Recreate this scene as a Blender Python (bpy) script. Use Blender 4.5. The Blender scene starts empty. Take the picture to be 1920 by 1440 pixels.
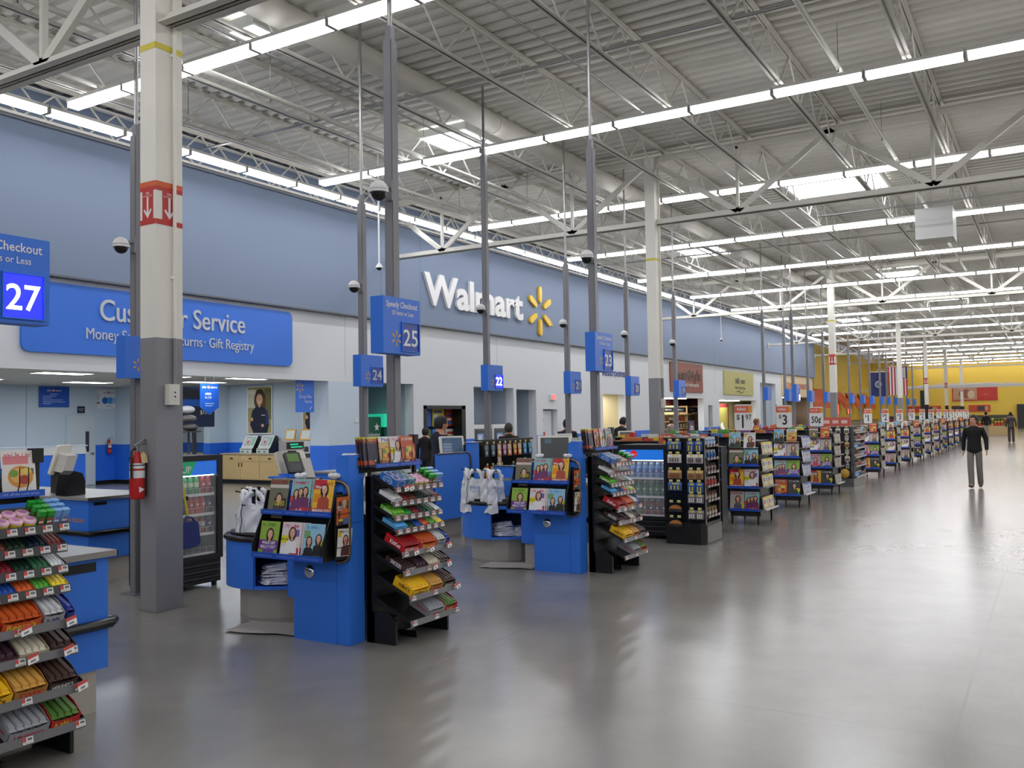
import bpy, bmesh, math, random
from math import sin, cos, pi, radians as rad, sqrt, atan2
from mathutils import Matrix, Vector
random.seed(11)
S = bpy.context.scene
C = S.collection

# ------------------------------------------------------------------ camera, world, exposure
cd = bpy.data.cameras.new('camera'); cam = bpy.data.objects.new('camera', cd); C.objects.link(cam)
YAW, PITCH, ROLL, EYE = 0.540142, 0.0388186, -0.01640934, 1.78
_f = Vector((cos(PITCH)*cos(YAW), cos(PITCH)*sin(YAW), sin(PITCH)))
_r = _f.cross(Vector((0, 0, 1))).normalized(); _u = _r.cross(_f)
_R = cos(ROLL)*_r + sin(ROLL)*_u; _U = -sin(ROLL)*_r + cos(ROLL)*_u
cam.matrix_world = Matrix(((_R.x, _U.x, -_f.x, 0), (_R.y, _U.y, -_f.y, 0), (_R.z, _U.z, -_f.z, EYE), (0, 0, 0, 1)))
cd.sensor_width = 36; cd.lens = 1692.04/1920*36; cd.clip_start = .05; cd.clip_end = 400
S.camera = cam
w = bpy.data.worlds.new('world'); S.world = w; w.use_nodes = True
w.node_tree.nodes['Background'].inputs[0].default_value = (.8, .88, 1, 1)
w.node_tree.nodes['Background'].inputs[1].default_value = .3
S.view_settings.view_transform = 'Standard'; S.view_settings.look = 'None'
S.view_settings.gamma = 1; S.view_settings.use_curve_mapping = False
S.view_settings.exposure = 0.0
try:
    S.cycles.use_denoising = True; S.cycles.max_bounces = 7; S.cycles.diffuse_bounces = 4; S.cycles.glossy_bounces = 3
    S.cycles.transmission_bounces = 6; S.cycles.transparent_max_bounces = 8
    S.cycles.sample_clamp_indirect = 6; S.cycles.caustics_reflective = False; S.cycles.caustics_refractive = False
except Exception: pass

# ------------------------------------------------------------------ materials
MT = {}
def lin(c): return tuple(((v/12.92) if v <= .04045 else ((v+.055)/1.055)**2.4) for v in c)
def mat(name, col, rough=.5, metal=0, emit=0, ecol=None, trans=0, alpha=1, bump=0, bscale=30, var=0, srgb=True, spec=None, coat=0):
    if name in MT: return MT[name]
    m = bpy.data.materials.new(name); m.use_nodes = True; MT[name] = m
    nt = m.node_tree; b = nt.nodes['Principled BSDF']
    c = lin(col) if srgb else col
    b.inputs['Base Color'].default_value = (*c, 1); b.inputs['Roughness'].default_value = rough; b.inputs['Metallic'].default_value = metal
    if coat: b.inputs['Coat Weight'].default_value = coat
    if spec is not None: b.inputs['Specular IOR Level'].default_value = spec
    if emit:
        b.inputs['Emission Color'].default_value = (*(lin(ecol) if ecol else c), 1); b.inputs['Emission Strength'].default_value = emit
    if trans: b.inputs['Transmission Weight'].default_value = trans
    if alpha < 1: b.inputs['Alpha'].default_value = alpha
    if bump or var:
        tc = nt.nodes.new('ShaderNodeTexCoord'); n = nt.nodes.new('ShaderNodeTexNoise'); n.inputs['Scale'].default_value = bscale; n.inputs['Detail'].default_value = 4
        nt.links.new(tc.outputs['Object'], n.inputs['Vector'])
        if bump:
            bp = nt.nodes.new('ShaderNodeBump'); bp.inputs['Strength'].default_value = bump; bp.inputs['Distance'].default_value = .01
            nt.links.new(n.outputs['Fac'], bp.inputs['Height']); nt.links.new(bp.outputs['Normal'], b.inputs['Normal'])
        if var:
            mr = nt.nodes.new('ShaderNodeMapRange'); mr.inputs['To Min'].default_value = 1-var; mr.inputs['To Max'].default_value = 1+var
            mx = nt.nodes.new('ShaderNodeMix'); mx.data_type = 'RGBA'; mx.blend_type = 'MULTIPLY'; mx.inputs[0].default_value = 1
            mx.inputs[6].default_value = (*c, 1)
            nt.links.new(n.outputs['Fac'], mr.inputs['Value']); nt.links.new(mr.outputs[0], mx.inputs[7]); nt.links.new(mx.outputs[2], b.inputs['Base Color'])
    return m
def P(r, g, b, rough=.4):                      # printed ink / plain colour, 0-255
    return mat('ink_%d_%d_%d' % (r, g, b), (r/255, g/255, b/255), rough)

blue = mat('blue_laminate', (.21, .485, .91), .45, var=.04, bscale=3)
bluesign = mat('blue_sign_paint', (.20, .465, .89), .4)
bluerail = mat('blue_plastic_rail', (.15, .34, .76), .35)
black = mat('black_powder_coat', (.07, .07, .075), .45)
blackp = mat('black_plastic', (.06, .06, .065), .3)
rubber = mat('black_rubber', (.05, .05, .05), .25)
dgrey = mat('dark_grey_plastic', (.22, .22, .23), .4)
railgrey = mat('grey_price_channel', (.42, .42, .43), .35)
steel = mat('brushed_steel', (.62, .61, .59), .35, metal=1, bump=.05, bscale=80)
kick = mat('metal_kick_plate', (.74, .72, .68), .42, metal=.2)
chrome = mat('chrome', (.85, .85, .87), .06, metal=1)
bronze = mat('bronze_tube', (.52, .46, .42), .3, metal=.9)
laminate = mat('grey_laminate', (.60, .60, .59), .3, var=.05, bscale=40)
beige = mat('beige_plastic', (.89, .88, .83), .45)
cream = mat('cream_paint', (.93, .92, .88), .5, var=.02, bscale=2)
creamsteel = mat('cream_steel_paint', (.86, .85, .815), .5)
greypaint = mat('grey_column_paint', (.55, .55, .565), .5, var=.03, bscale=3)
polegrey = mat('grey_pole_paint', (.50, .50, .52), .4)
galv = mat('galvanised_steel', (.66, .66, .66), .35, metal=.7)
deckm = mat('roof_deck_paint', (.80, .79, .755), .6, var=.05, bscale=.6)
wallblue = mat('upper_wall_blue_paint', (.50, .56, .655), .7, var=.02, bscale=.7)
wallwhite = mat('lower_wall_white_paint', (.85, .865, .88), .65, var=.015, bscale=.8)
wallpale = mat('pale_blue_wall_paint', (.77, .83, .88), .6, var=.01, bscale=.8)
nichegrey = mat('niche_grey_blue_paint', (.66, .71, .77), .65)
walldado = mat('blue_dado_paint', (.16, .43, .88), .5)
baseblk = mat('black_cove_base', (.06, .06, .07), .4)
yellowwall = mat('mustard_wall_paint', (.93, .80, .32), .6, var=.03, bscale=.5)
white = mat('white_plastic', (.88, .88, .88), .4)
paper = mat('white_paper', (.92, .92, .91), .6)
orange = mat('orange_paint', (.87, .36, .18), .5)
sparkm = mat('spark_yellow', (.93, .76, .18), .4)
sparko = mat('spark_orange', (.86, .66, .30), .4)
redm = mat('red_paint', (.75, .10, .10), .35)
signred = mat('marking_red', (.76, .20, .16), .5)
signor = mat('marking_orange', (.85, .38, .15), .5)
tapey = mat('yellow_tape', (.86, .80, .25), .5)
wood = mat('maple_laminate', (.80, .69, .49), .45, var=.06, bscale=5)
lettersw = mat('white_letters', (.93, .93, .93), .4)
lettersd = mat('sign_letter_grey', (.80, .82, .86), .4)
skin = mat('skin', (.80, .58, .47), .5)
hairb = mat('dark_hair', (.07, .055, .05), .6)
hairr = mat('reddish_hair', (.42, .24, .15), .6)
navy = mat('navy_fabric', (.085, .095, .17), .8, bump=.15, bscale=60)
blackf = mat('black_fabric', (.06, .06, .065), .8, bump=.15, bscale=60)
greyjean = mat('grey_trouser_fabric', (.47, .46, .44), .85, bump=.2, bscale=50, var=.1)
shoem = mat('brown_shoe', (.36, .25, .19), .5)
bagm = mat('white_bag_plastic', (.91, .92, .94), .3, bump=.25, bscale=35)
glass = mat('clear_glass', (.95, .97, .97), .03, alpha=.12)
tubem = mat('lamp_diffuser', (1, 1, 1), .4, emit=13.5, ecol=(.99, .985, 1))
trofm = mat('troffer_lens', (1, 1, 1), .4, emit=15.0, ecol=(.97, .985, 1))
skym = mat('skylight_dome', (1, 1, 1), .4, emit=10.0, ecol=(.96, .98, 1))
lampwhite = mat('lamp_housing', (.86, .86, .84), .4)

# ------------------------------------------------------------------ mesh builder
_tc = {}
def text2d(s, bold=0, res=2):
    k = (s, bold, res)
    if k in _tc: return _tc[k]
    cu = bpy.data.curves.new('t', 'FONT'); cu.body = s; cu.size = 1; cu.resolution_u = res; cu.offset = bold; cu.fill_mode = 'FRONT'
    o = bpy.data.objects.new('t', cu)
    me = o.to_mesh()
    vs = [(v.co.x, v.co.y) for v in me.vertices]; fs = [tuple(p.vertices) for p in me.polygons]
    o.to_mesh_clear(); bpy.data.objects.remove(o); bpy.data.curves.remove(cu)
    xs = [v[0] for v in vs] or [0]
    _tc[k] = (vs, fs, min(xs), max(xs)); return _tc[k]

def FR(o, right=(1, 0, 0), up=(0, 0, 1)):
    r = Vector(right).normalized(); u = Vector(up).normalized(); n = r.cross(u)
    return Matrix(((r.x, u.x, n.x, o[0]), (r.y, u.y, n.y, o[1]), (r.z, u.z, n.z, o[2]), (0, 0, 0, 1)))
FRONT = lambda x, y, z: FR((x, y, z), (1, 0, 0))          # faces -y
LEFT = lambda x, y, z: FR((x, y, z), (0, -1, 0))          # faces -x
BOXF = ((0, 3, 2, 1), (4, 5, 6, 7), (0, 1, 5, 4), (1, 2, 6, 5), (2, 3, 7, 6), (3, 0, 4, 7))
class MB:
    def __init__(s): s.v = []; s.f = []; s.mi = []; s.ms = []; s.sm = []; s.M = Matrix()
    def idx(s, m):
        if m not in s.ms: s.ms.append(m)
        return s.ms.index(m)
    def add(s, vs, fs, m, sm=False):
        n = len(s.v); M = s.M
        s.v += [tuple(M @ Vector(v)) for v in vs]; i = s.idx(m)
        for f in fs: s.f.append(tuple(n+k for k in f)); s.mi.append(i); s.sm.append(sm)
        return s
    def box(s, x0, y0, z0, x1, y1, z1, m):
        x0, x1 = min(x0, x1), max(x0, x1); y0, y1 = min(y0, y1), max(y0, y1); z0, z1 = min(z0, z1), max(z0, z1)
        return s.add([(x0, y0, z0), (x1, y0, z0), (x1, y1, z0), (x0, y1, z0), (x0, y0, z1), (x1, y0, z1), (x1, y1, z1), (x0, y1, z1)], BOXF, m)
    def bar(s, a, b, w, h, m, up=(0, 0, 1)):
        a = Vector(a); b = Vector(b); d = (b-a); L = d.length; d.normalize(); u = Vector(up)
        if abs(d.dot(u)) > .95: u = Vector((1, 0, 0))
        r = d.cross(u).normalized(); u = r.cross(d)
        vs = []
        for p in (a, b):
            for i, j in ((-1, -1), (1, -1), (1, 1), (-1, 1)): vs.append(tuple(p + r*(w/2*i) + u*(h/2*j)))
        return s.add(vs, ((0, 1, 2, 3), (7, 6, 5, 4), (0, 4, 5, 1), (1, 5, 6, 2), (2, 6, 7, 3), (3, 7, 4, 0)), m)
    def prism(s, poly, z0, z1, m, sm=False):
        n = len(poly)
        vs = [(x, y, z0) for x, y in poly] + [(x, y, z1) for x, y in poly]
        s.add(vs, [tuple(range(n))[::-1], tuple(range(n, 2*n))], m)
        n0 = len(s.v)-2*n; i = s.idx(m)
        for k in range(n): s.f.append((n0+k, n0+(k+1) % n, n0+n+(k+1) % n, n0+n+k)); s.mi.append(i); s.sm.append(sm)
        return s
    def poly(s, pts, d, m):                     # flat polygon in local XY at height d
        return s.add([(x, y, d) for x, y in pts], [tuple(range(len(pts)))], m)
    def rect(s, x0, y0, x1, y1, d, m): return s.poly([(x0, y0), (x1, y0), (x1, y1), (x0, y1)], d, m)
    def ell(s, cx, cy, rx, ry, d, m, n=14): return s.poly([(cx+rx*cos(2*pi*k/n), cy+ry*sin(2*pi*k/n)) for k in range(n)], d, m)
    def text(s, t, x, y, size, m, d=.001, align='c', bold=0, width=None, depth=0):
        vs, fs, a, b = text2d(t, bold, 6 if size >= .19 else 2)
        if not vs: return s
        k = size; kx = size if width is None else width/max(b-a, 1e-3)
        ox = {'c': -(a+b)/2, 'l': -a, 'r': -b}[align]
        s.add([((vx+ox)*kx+x, vy*k+y, d) for vx, vy in vs], fs, m)
        if depth:
            n = len(vs); base = len(s.v)-n
            cnt = {}
            for f in fs:
                for p, q in zip(f, f[1:]+f[:1]): cnt[(p, q)] = 1
            bl = [(p, q) for p, q in cnt if (q, p) not in cnt]
            s.add([((vx+ox)*kx+x, vy*k+y, d-depth) for vx, vy in vs], [], m)
            i = s.idx(m)
            for p, q in bl: s.f.append((base+q, base+p, base+n+p, base+n+q)); s.mi.append(i); s.sm.append(False)
        return s
    def scribble(s, x, y, wd, h, m, d=.001, seed=1):   # unreadable small print: short strokes
        r = random.Random(seed); u = x-wd/2
        while u < x+wd/2-h*.3:
            g = h*r.uniform(.35, .8); g = min(g, x+wd/2-u); k = r.random()
            s.rect(u, y, u+g*.3, y+h*r.uniform(.7, 1), d, m)
            if k > .3: s.rect(u+g*.3, y+h*.35, u+g, y+h*.6, d, m)
            if k > .6: s.rect(u+g*.7, y, u+g, y+h*.7, d, m)
            u += g+h*.16+(h*.4 if r.random() > .85 else 0)
        return s
    def cyl(s, p0, p1, r, m, r1=None, n=12, sm=True, caps=True):
        r1 = r if r1 is None else r1
        a = Vector(p0); b = Vector(p1); d = (b-a).normalized()
        u = d.orthogonal().normalized(); w_ = d.cross(u)
        vs = [tuple(a+u*(r*cos(2*pi*k/n))+w_*(r*sin(2*pi*k/n))) for k in range(n)] + [tuple(b+u*(r1*cos(2*pi*k/n))+w_*(r1*sin(2*pi*k/n))) for k in range(n)]
        s.add(vs, [(k, (k+1) % n, n+(k+1) % n, n+k) for k in range(n)], m, sm)
        if caps: s.add(vs, [tuple(range(n))[::-1], tuple(range(n, 2*n))], m)
        return s
    def tube(s, pts, r, m, n=8, closed=False):
        P_ = [Vector(p) for p in pts]; L = len(P_); vs = []; pu = None
        for i, p in enumerate(P_):
            a = P_[i-1] if (i or closed) else P_[0]; b = P_[(i+1) % L] if (i < L-1 or closed) else P_[-1]
            d = (b-a).normalized()
            if pu is None: pu = d.orthogonal().normalized()
            pu = (pu - d*pu.dot(d)).normalized(); w_ = d.cross(pu)
            vs += [tuple(p+pu*(r*cos(2*pi*k/n))+w_*(r*sin(2*pi*k/n))) for k in range(n)]
        fs = []
        for i in range(L if closed else L-1):
            j = (i+1) % L
            fs += [(i*n+k, i*n+(k+1) % n, j*n+(k+1) % n, j*n+k) for k in range(n)]
        s.add(vs, fs, m, True)
        if not closed: s.add(vs, [tuple(range(n))[::-1], tuple(range((L-1)*n, L*n))], m)
        return s
    def lathe(s, prof, c, m, n=16, a0=0, a1=2*pi):
        full = abs(a1-a0-2*pi) < 1e-6; cnt = n if full else n+1
        vs = []
        for r, z in prof:
            for k in range(cnt):
                t = a0+(a1-a0)*k/n; vs.append((c[0]+r*cos(t), c[1]+r*sin(t), c[2]+z))
        fs = []
        for i in range(len(prof)-1):
            for k in range(n): fs.append((i*cnt+k, i*cnt+(k+1) % cnt, (i+1)*cnt+(k+1) % cnt, (i+1)*cnt+k))
        return s.add(vs, fs, m, True)
    def sph(s, c, r, m, sc=(1, 1, 1), n=12, z0=-1, z1=1):
        q = max(4, n//2); prof = []
        for i in range(q+1):
            t = math.asin(z0)+(math.asin(z1)-math.asin(z0))*i/q
            prof.append((max(cos(t), 1e-4), sin(t)))
        vs = []; fs = []
        for a, z in prof:
            for k in range(n): vs.append((c[0]+r*sc[0]*a*cos(2*pi*k/n), c[1]+r*sc[1]*a*sin(2*pi*k/n), c[2]+r*sc[2]*z))
        for i in range(q):
            for k in range(n): fs.append((i*n+k, i*n+(k+1) % n, (i+1)*n+(k+1) % n, (i+1)*n+k))
        s.add(vs, fs, m, True)
        if z0 > -1: s.add([], [], m); s.f.append(tuple(range(len(s.v)-len(vs), len(s.v)-len(vs)+n))[::-1]); s.mi.append(s.idx(m)); s.sm.append(False)
        return s
    def data(s, name, bevel=0):
        me = bpy.data.meshes.new(name); me.from_pydata(s.v, [], s.f)
        for m in s.ms: me.materials.append(m)
        me.polygons.foreach_set('material_index', s.mi); me.polygons.foreach_set('use_smooth', s.sm)
        if bevel:
            bm = bmesh.new(); bm.from_mesh(me)
            bmesh.ops.remove_doubles(bm, verts=bm.verts, dist=1e-5)
            ed = [e for e in bm.edges if len(e.link_faces) == 2 and e.calc_face_angle(0) > .6]
            bmesh.ops.bevel(bm, geom=ed, offset=bevel, segments=2, affect='EDGES', clamp_overlap=True)
            bm.to_mesh(me); bm.free()
        me.update(); return me
    def build(s, name, parent=None, bevel=0, loc=None):
        o = bpy.data.objects.new(name, s.data(name, bevel)); C.objects.link(o)
        if parent is not None: o.parent = parent
        if loc: o.location = loc
        return o
def tag(o, label, cat, group=None, kind=None):
    o['label'] = label
    if cat: o['category'] = cat
    if group: o['group'] = group
    if kind: o['kind'] = kind
    return o
def thing(name, label, cat, loc=(0, 0, 0), rz=0, group=None):
    o = bpy.data.objects.new(name, None); C.objects.link(o); o.empty_display_size = .1
    o.location = loc; o.rotation_euler = (0, 0, rz); return tag(o, label, cat, group)
def struct(b, name, label=None, bevel=0):
    o = b.build(name, bevel=bevel); o['kind'] = 'structure'
    if label: o['label'] = label
    return o
KIDS = {}
def dup(root, loc, rz=None, label=None, group=None, parent=None):
    r = root.copy(); C.objects.link(r)
    if loc is not None: r.location = loc
    if rz is not None: r.rotation_euler = (r.rotation_euler[0], r.rotation_euler[1], rz)
    if label: r['label'] = label
    if group: r['group'] = group
    for ch in kids(root):
        c = ch.copy(); C.objects.link(c); c.parent = r
        for g in kids(ch):
            d = g.copy(); C.objects.link(d); d.parent = c
    return r
def kids(o):
    k = o.name
    if k not in KIDS: KIDS[k] = list(o.children)
    return KIDS[k]
def inst(me, name, label, cat, loc, rot=(0, 0, 0), group=None):      # one-mesh thing sharing mesh data
    o = bpy.data.objects.new(name, me); C.objects.link(o); o.location = loc; o.rotation_euler = rot
    return tag(o, label, cat, group)
ORD = ['first', 'second', 'third', 'fourth', 'fifth', 'sixth', 'seventh', 'eighth', 'ninth', 'tenth', 'eleventh', 'twelfth', 'thirteenth', 'fourteenth', 'fifteenth', 'sixteenth', 'seventeenth', 'eighteenth', 'nineteenth', 'twentieth'] + ['twenty-' + q for q in ('first', 'second', 'third', 'fourth', 'fifth', 'sixth', 'seventh', 'eighth', 'ninth')]
def rrect(x0, y0, x1, y1, r, n=4, corners=(1, 1, 1, 1)):
    out = []
    for (cx, cy, a), on in zip(((x1-r, y0+r, -90), (x1-r, y1-r, 0), (x0+r, y1-r, 90), (x0+r, y0+r, 180)), corners):
        if on: out += [(cx+r*cos(rad(a+90*k/n)), cy+r*sin(rad(a+90*k/n))) for k in range(n+1)]
        else: out.append((x1 if cx > (x0+x1)/2 else x0, y1 if cy > (y0+y1)/2 else y0))
    return out
def spark(b, cx, cy, R, m, d=.002, depth=0):
    for k in range(6):
        a = pi/2+k*pi/3; u = (cos(a), sin(a)); v = (-sin(a), cos(a))
        pts = [(.34, -.055), (.42, -.095), (.8, -.125), (.95, -.10), (1, 0), (.95, .10), (.8, .125), (.42, .095), (.34, .055)]
        q = [(cx+R*(p*u[0]+t*v[0]), cy+R*(p*u[1]+t*v[1])) for p, t in pts]
        if depth: b.prism(q, d-depth, d, m)
        else: b.poly(q, d, m)
# ------------------------------------------------------------------ people
def skin_mesh(nodes, edges, m, lev=2):
    me = bpy.data.meshes.new('k'); me.from_pydata([n[0] for n in nodes], edges, [])
    o = bpy.data.objects.new('k', me); C.objects.link(o)
    mo = o.modifiers.new('s', 'SKIN'); mo.use_smooth_shade = True
    d = me.skin_vertices[0].data
    for i, n in enumerate(nodes):
        r = n[1] if isinstance(n[1], tuple) else (n[1], n[1]); d[i].radius = r; d[i].use_root = (i == 0)
    sb = o.modifiers.new('d', 'SUBSURF'); sb.levels = lev; sb.render_levels = lev
    dg = bpy.context.evaluated_depsgraph_get(); dg.update()
    out = bpy.data.meshes.new_from_object(o.evaluated_get(dg))
    vs = [tuple(v.co) for v in out.vertices]; fs = [tuple(p.vertices) for p in out.polygons]
    bpy.data.objects.remove(o); bpy.data.meshes.remove(me); bpy.data.meshes.remove(out)
    b = MB(); b.add(vs, fs, m, True); return b
def V(*a): return Vector(a)
def person(label, loc, rz, top, bottom, hairm=None, sc=1.0, sleeves='long', arms=None, legs=None, lean=0, head_yaw=0, head_pitch=0, hair='short', shoes=None, collar=False, band=None, skin_=None):
    hairm = hairm or hairb; shoes = shoes or blackp; sk = skin_ or skin
    t = thing('person', label, 'person', loc, rz); t.scale = (sc,)*3
    L_ = lambda z: -lean*max(0, z-.95)           # forward lean shifts upper body toward -y
    sp = lambda x, y, z: V(x, y+L_(z), z)
    arms = arms or {1: [(.235, .03, 1.14), (.25, -.03, .90)], -1: [(-.235, .03, 1.14), (-.25, -.03, .90)]}
    legs = legs or {1: [(.10, -.01, .50), (.10, .03, .08), (.115, -.12, .035)], -1: [(-.10, -.01, .50), (-.10, .03, .08), (-.115, -.12, .035)]}
    hc = sp(0, -.018, 1.578); cy, sy = cos(head_yaw), sin(head_yaw)
    H = Matrix.Translation(hc) @ Matrix.Rotation(head_yaw, 4, 'Z') @ Matrix.Rotation(head_pitch, 4, 'X')
    tor = [(sp(0, 0, .95), (.135, .095)), (sp(0, 0, 1.10), (.125, .09)), (sp(0, 0, 1.28), (.15, .10)), (sp(0, .01, 1.38), (.12, .085)), (sp(0, .005, 1.46), .056)]
    n = list(tor); e = [(0, 1), (1, 2), (2, 3), (3, 4)]
    hl = [(H @ V(0, .008, -.07), (.062, .08)), (H @ V(0, -.004, -.03), (.084, .108)), (H @ V(0, .006, .045), (.09, .112)), (H @ V(0, .008, .10), (.066, .085))]
    n += hl; e += [(4, 5), (5, 6), (6, 7), (7, 8)]
    for s in (1, -1):
        a = arms[s]; k = len(n); sh = sp(s*.175, .01, 1.40); el = V(*a[0]); wr = V(*a[1]); el.y += L_(el.z); wr.y += L_(wr.z)
        fd = (wr-el).normalized(); pl = wr+fd*.055
        n += [(sh, .055), (el, .038), (wr, .026), (pl, (.032, .02))]; e += [(3, k), (k, k+1), (k+1, k+2), (k+2, k+3)]
        side = fd.cross(V(s, 0, 0)); side = side.normalized() if side.length > .1 else V(0, -1, 0); pn = fd.cross(side).normalized()
        for q, ln in enumerate((.062, .072, .068, .052)):
            f0 = pl+fd*.035+side*(.024-.016*q); f1 = f0+fd*ln*.55+pn*.006*s; f2 = f1+fd*ln*.4-V(0, 0, 0)+pn*(.02*s)
            j = len(n); n += [(f0, .0095), (f1, .009), (f2, .007)]; e += [(k+3, j), (j, j+1), (j+1, j+2)]
        th = wr+fd*.035+side*.03; j = len(n); n += [(th, .011), (th+fd*.035+side*.016, .009)]; e += [(k+3, j), (j, j+1)]
    for s in (1, -1):
        l = legs[s]; k = len(n); n += [(sp(s*.085, 0, .90), .082), (V(*l[0]), .052), (V(*l[1]), .036), (V(*l[2]), (.034, .024))]; e += [(0, k), (k, k+1), (k+1, k+2), (k+2, k+3)]
    b = skin_mesh(n, e, sk)
    b.M = H                                       # face: eyes, nose, mouth, ears
    for s in (1, -1):
        b.sph((s*.03, -.090, .012), .014, white, (1, .6, .7), 8); b.sph((s*.03, -.0985, .012), .006, P(45, 32, 28), (1, .6, 1), 6); b.bar((s*.016, -.097, .033), (s*.046, -.091, .035), .010, .006, hairm); b.sph((s*.078, .01, -.005), .026, sk, (.35, .7, 1.15), 8)
    b.add([(-.015, -.086, -.025), (.015, -.086, -.025), (0, -.088, .02), (0, -.115, -.02), (0, -.088, -.032)], [(0, 3, 2), (3, 1, 2), (0, 4, 3), (4, 1, 3)], sk, True)
    b.sph((0, -.086, -.052), .022, P(175, 100, 95), (1, .4, .3), 8); b.M = Matrix(); b.build('body', t)
    # shirt
    g = .014; n = [(tor[0][0]-V(0, 0, .15), (.20, .155)), (tor[0][0], (.175, .135)), (tor[1][0], (.15, .115)), (tor[2][0], (.175, .125)), (tor[3][0], (.15, .105)), (sp(0, .012, 1.435), .115), (sp(0, .012, 1.485), .07)]; e = [(0, 1), (1, 2), (2, 3), (3, 4), (4, 5), (5, 6)]
    for s in (1, -1):
        a = arms[s]; k = len(n); sh = sp(s*.175, .01, 1.40); el = V(*a[0]); wr = V(*a[1]); el.y += L_(el.z); wr.y += L_(wr.z)
        if sleeves == 'long': n += [(sh-V(0, 0, .03), .072), (el, .055), (wr+(wr-el).normalized()*.03, .042)]; e += [(4, k), (k, k+1), (k+1, k+2)]
        else: n += [(sh-V(0, 0, .03), .074), (sh+(el-sh)*.85, .062)]; e += [(4, k), (k, k+1)]
    skin_mesh(n, e, top).build('shirt', t)
    n = [(sp(0, 0, .93), (.15, .112)), (sp(0, 0, 1.08), (.13, .10))]; e = [(0, 1)]
    for s in (1, -1):
        l = legs[s]; k = len(n); n += [(sp(s*.085, 0, .86), .088), (V(*l[0]), .074), (V(*l[1])-V(0, 0, .05), .068)]; e += [(0, k), (k, k+1), (k+1, k+2)]
    skin_mesh(n, e, bottom).build('trousers', t)
    for s in (1, -1):
        l = legs[s]; a, tt = V(*l[1]), V(*l[2]); d = (tt-a); d.z = 0; d = d.normalized() if d.length > .01 else V(0, -1, 0)
        q = MB(); p0 = a-d*.06; zz = max(0, a.z-.08)
        q = skin_mesh([(V(p0.x, p0.y, zz+.045), .04), (a+d*.05-V(0, 0, a.z-.05-zz*.8), (.045, .04)), (V(tt.x, tt.y, tt.z+.005)+d*.05, (.042, .03))], [(0, 1), (1, 2)], shoes, 1); q.build('shoe', t)
    # hair
    h = MB(); r = random.Random(len(label)); vs = []; N_, Q_ = 20, 12
    for i in range(Q_+1):
        ph = -pi/2+pi*i/Q_
        for k in range(N_):
            th = 2*pi*k/N_; x, y, z = cos(ph)*cos(th), cos(ph)*sin(th), sin(ph); w_ = 1.03+(r.uniform(-.04, .09) if hair == 'tousled' else r.uniform(-.015, .02))
            vs.append((x*.092*w_, .012+y*.117*w_, .018+z*.122*w_))
    fs = []
    for i in range(Q_):
        for k in range(N_):
            f = (i*N_+k, i*N_+(k+1) % N_, (i+1)*N_+(k+1) % N_, (i+1)*N_+k); c = [sum(vs[j][q] for j in f)/4 for q in range(3)]
            lowz = {'short': -.02, 'tousled': -.03, 'bald': .03, 'long': -.10}[hair]
            if c[1] < -.045 and c[2] < .068: continue
            if c[1] < -.01 and c[2] < .025: continue
            if c[2] < lowz+(.03 if c[1] < .02 else -.045): continue
            fs.append(f)
    h.M = H; h.add(vs, fs, hairm, True)
    if hair == 'long':
        for s in (-1, 1): h.sph((s*.07, .02, -.07), .045, hairm, (.7, 1, 1.9), 10)
        h.sph((0, .07, -.09), .07, hairm, (1.1, .6, 1.5), 12)
    h.build('hair', t)
    if collar: q = MB(); q.cyl(sp(0, .005, 1.43), sp(0, .0, 1.475), .066, paper, r1=.058, n=16, caps=False); q.build('shirt_collar', t)
    if band:
        q = MB(); q.M = H
        for k in range(7): q.sph((-.07+.023*k, -.02, .125-.0*abs(k-3)), .03, P(*band[k % len(band)]), n=8)
        q.build('flower_headband', t)
    return t
face_away = rad(121)
person('man in black long-sleeved shirt and grey trousers walking down the aisle', (23.6, 1.62, 0), -pi/2-.12, blackf, greyjean, None, .99, 'long',
       {1: [(.245, .06, 1.13), (.27, -.06, .90)], -1: [(-.235, .02, 1.13), (-.245, .04, .89)]}, {1: [(.09, .02, .50), (.085, .14, .10), (.10, .02, .035)], -1: [(-.075, -.10, .50), (-.05, -.16, .08), (-.06, -.30, .07)]}, 0, -.35, 0, 'tousled', shoem)
person('man in navy short-sleeved shirt working behind the checkout by sign twenty-four', (12.55, 9.0, 0), rad(62), navy, blackf, None, 1.08, 'short',
       {1: [(.24, -.05, 1.14), (.16, -.30, 1.10)], -1: [(-.24, -.03, 1.14), (-.20, -.26, 1.02)]}, None, .06, -.1, .12)
person('person in dark clothes standing before the black framed opening', (18.0, 13.3, 0), rad(100), blackf, blackf, None, .94)
person('man in black suit with white collar seen from behind', (17.0, 10.3, 0), face_away, blackf, blackf, mat('grey_hair', (.20, .17, .15), .7), .99, collar=True)
person('person in navy shirt seen from behind the pole of sign twenty-one', (19.2, 10.0, 0), face_away, navy, blackf, None, 1.03)
person('dark-haired man in black shirt bending right before the restroom passage', (22.2, 10.0, 0), rad(70), blackf, blackf, None, 1.04, lean=.25, head_pitch=.35)
person('woman with reddish hair and bright flower headband behind the rollback sign', (31.7, 9.0, 0), rad(30), P(120, 110, 130), blackf, hairr, .97, hair='long', band=[(225, 215, 60), (235, 120, 60), (235, 100, 60)], head_yaw=-.4)
person('person in grey top inside the salon', (39.6, 15.2, 0), rad(140), P(150, 140, 130), blackf, mat('grey_hair', (.2, .17, .15), .7), .97)
person('distant shopper in black top and pale trousers by the produce, leftmost', (70.0, 7.6, 0), rad(200), blackf, P(150, 140, 125), None, .98)
person('distant shopper in dark top and tan trousers standing with another', (65.7, 5.0, 0), rad(120), P(45, 40, 45), P(170, 160, 140), None, 1.0)
person('distant shopper in black jacket and light trousers facing the produce', (66.9, 3.85, 0), rad(120), blackf, P(165, 155, 140), None, 1.02)
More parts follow.
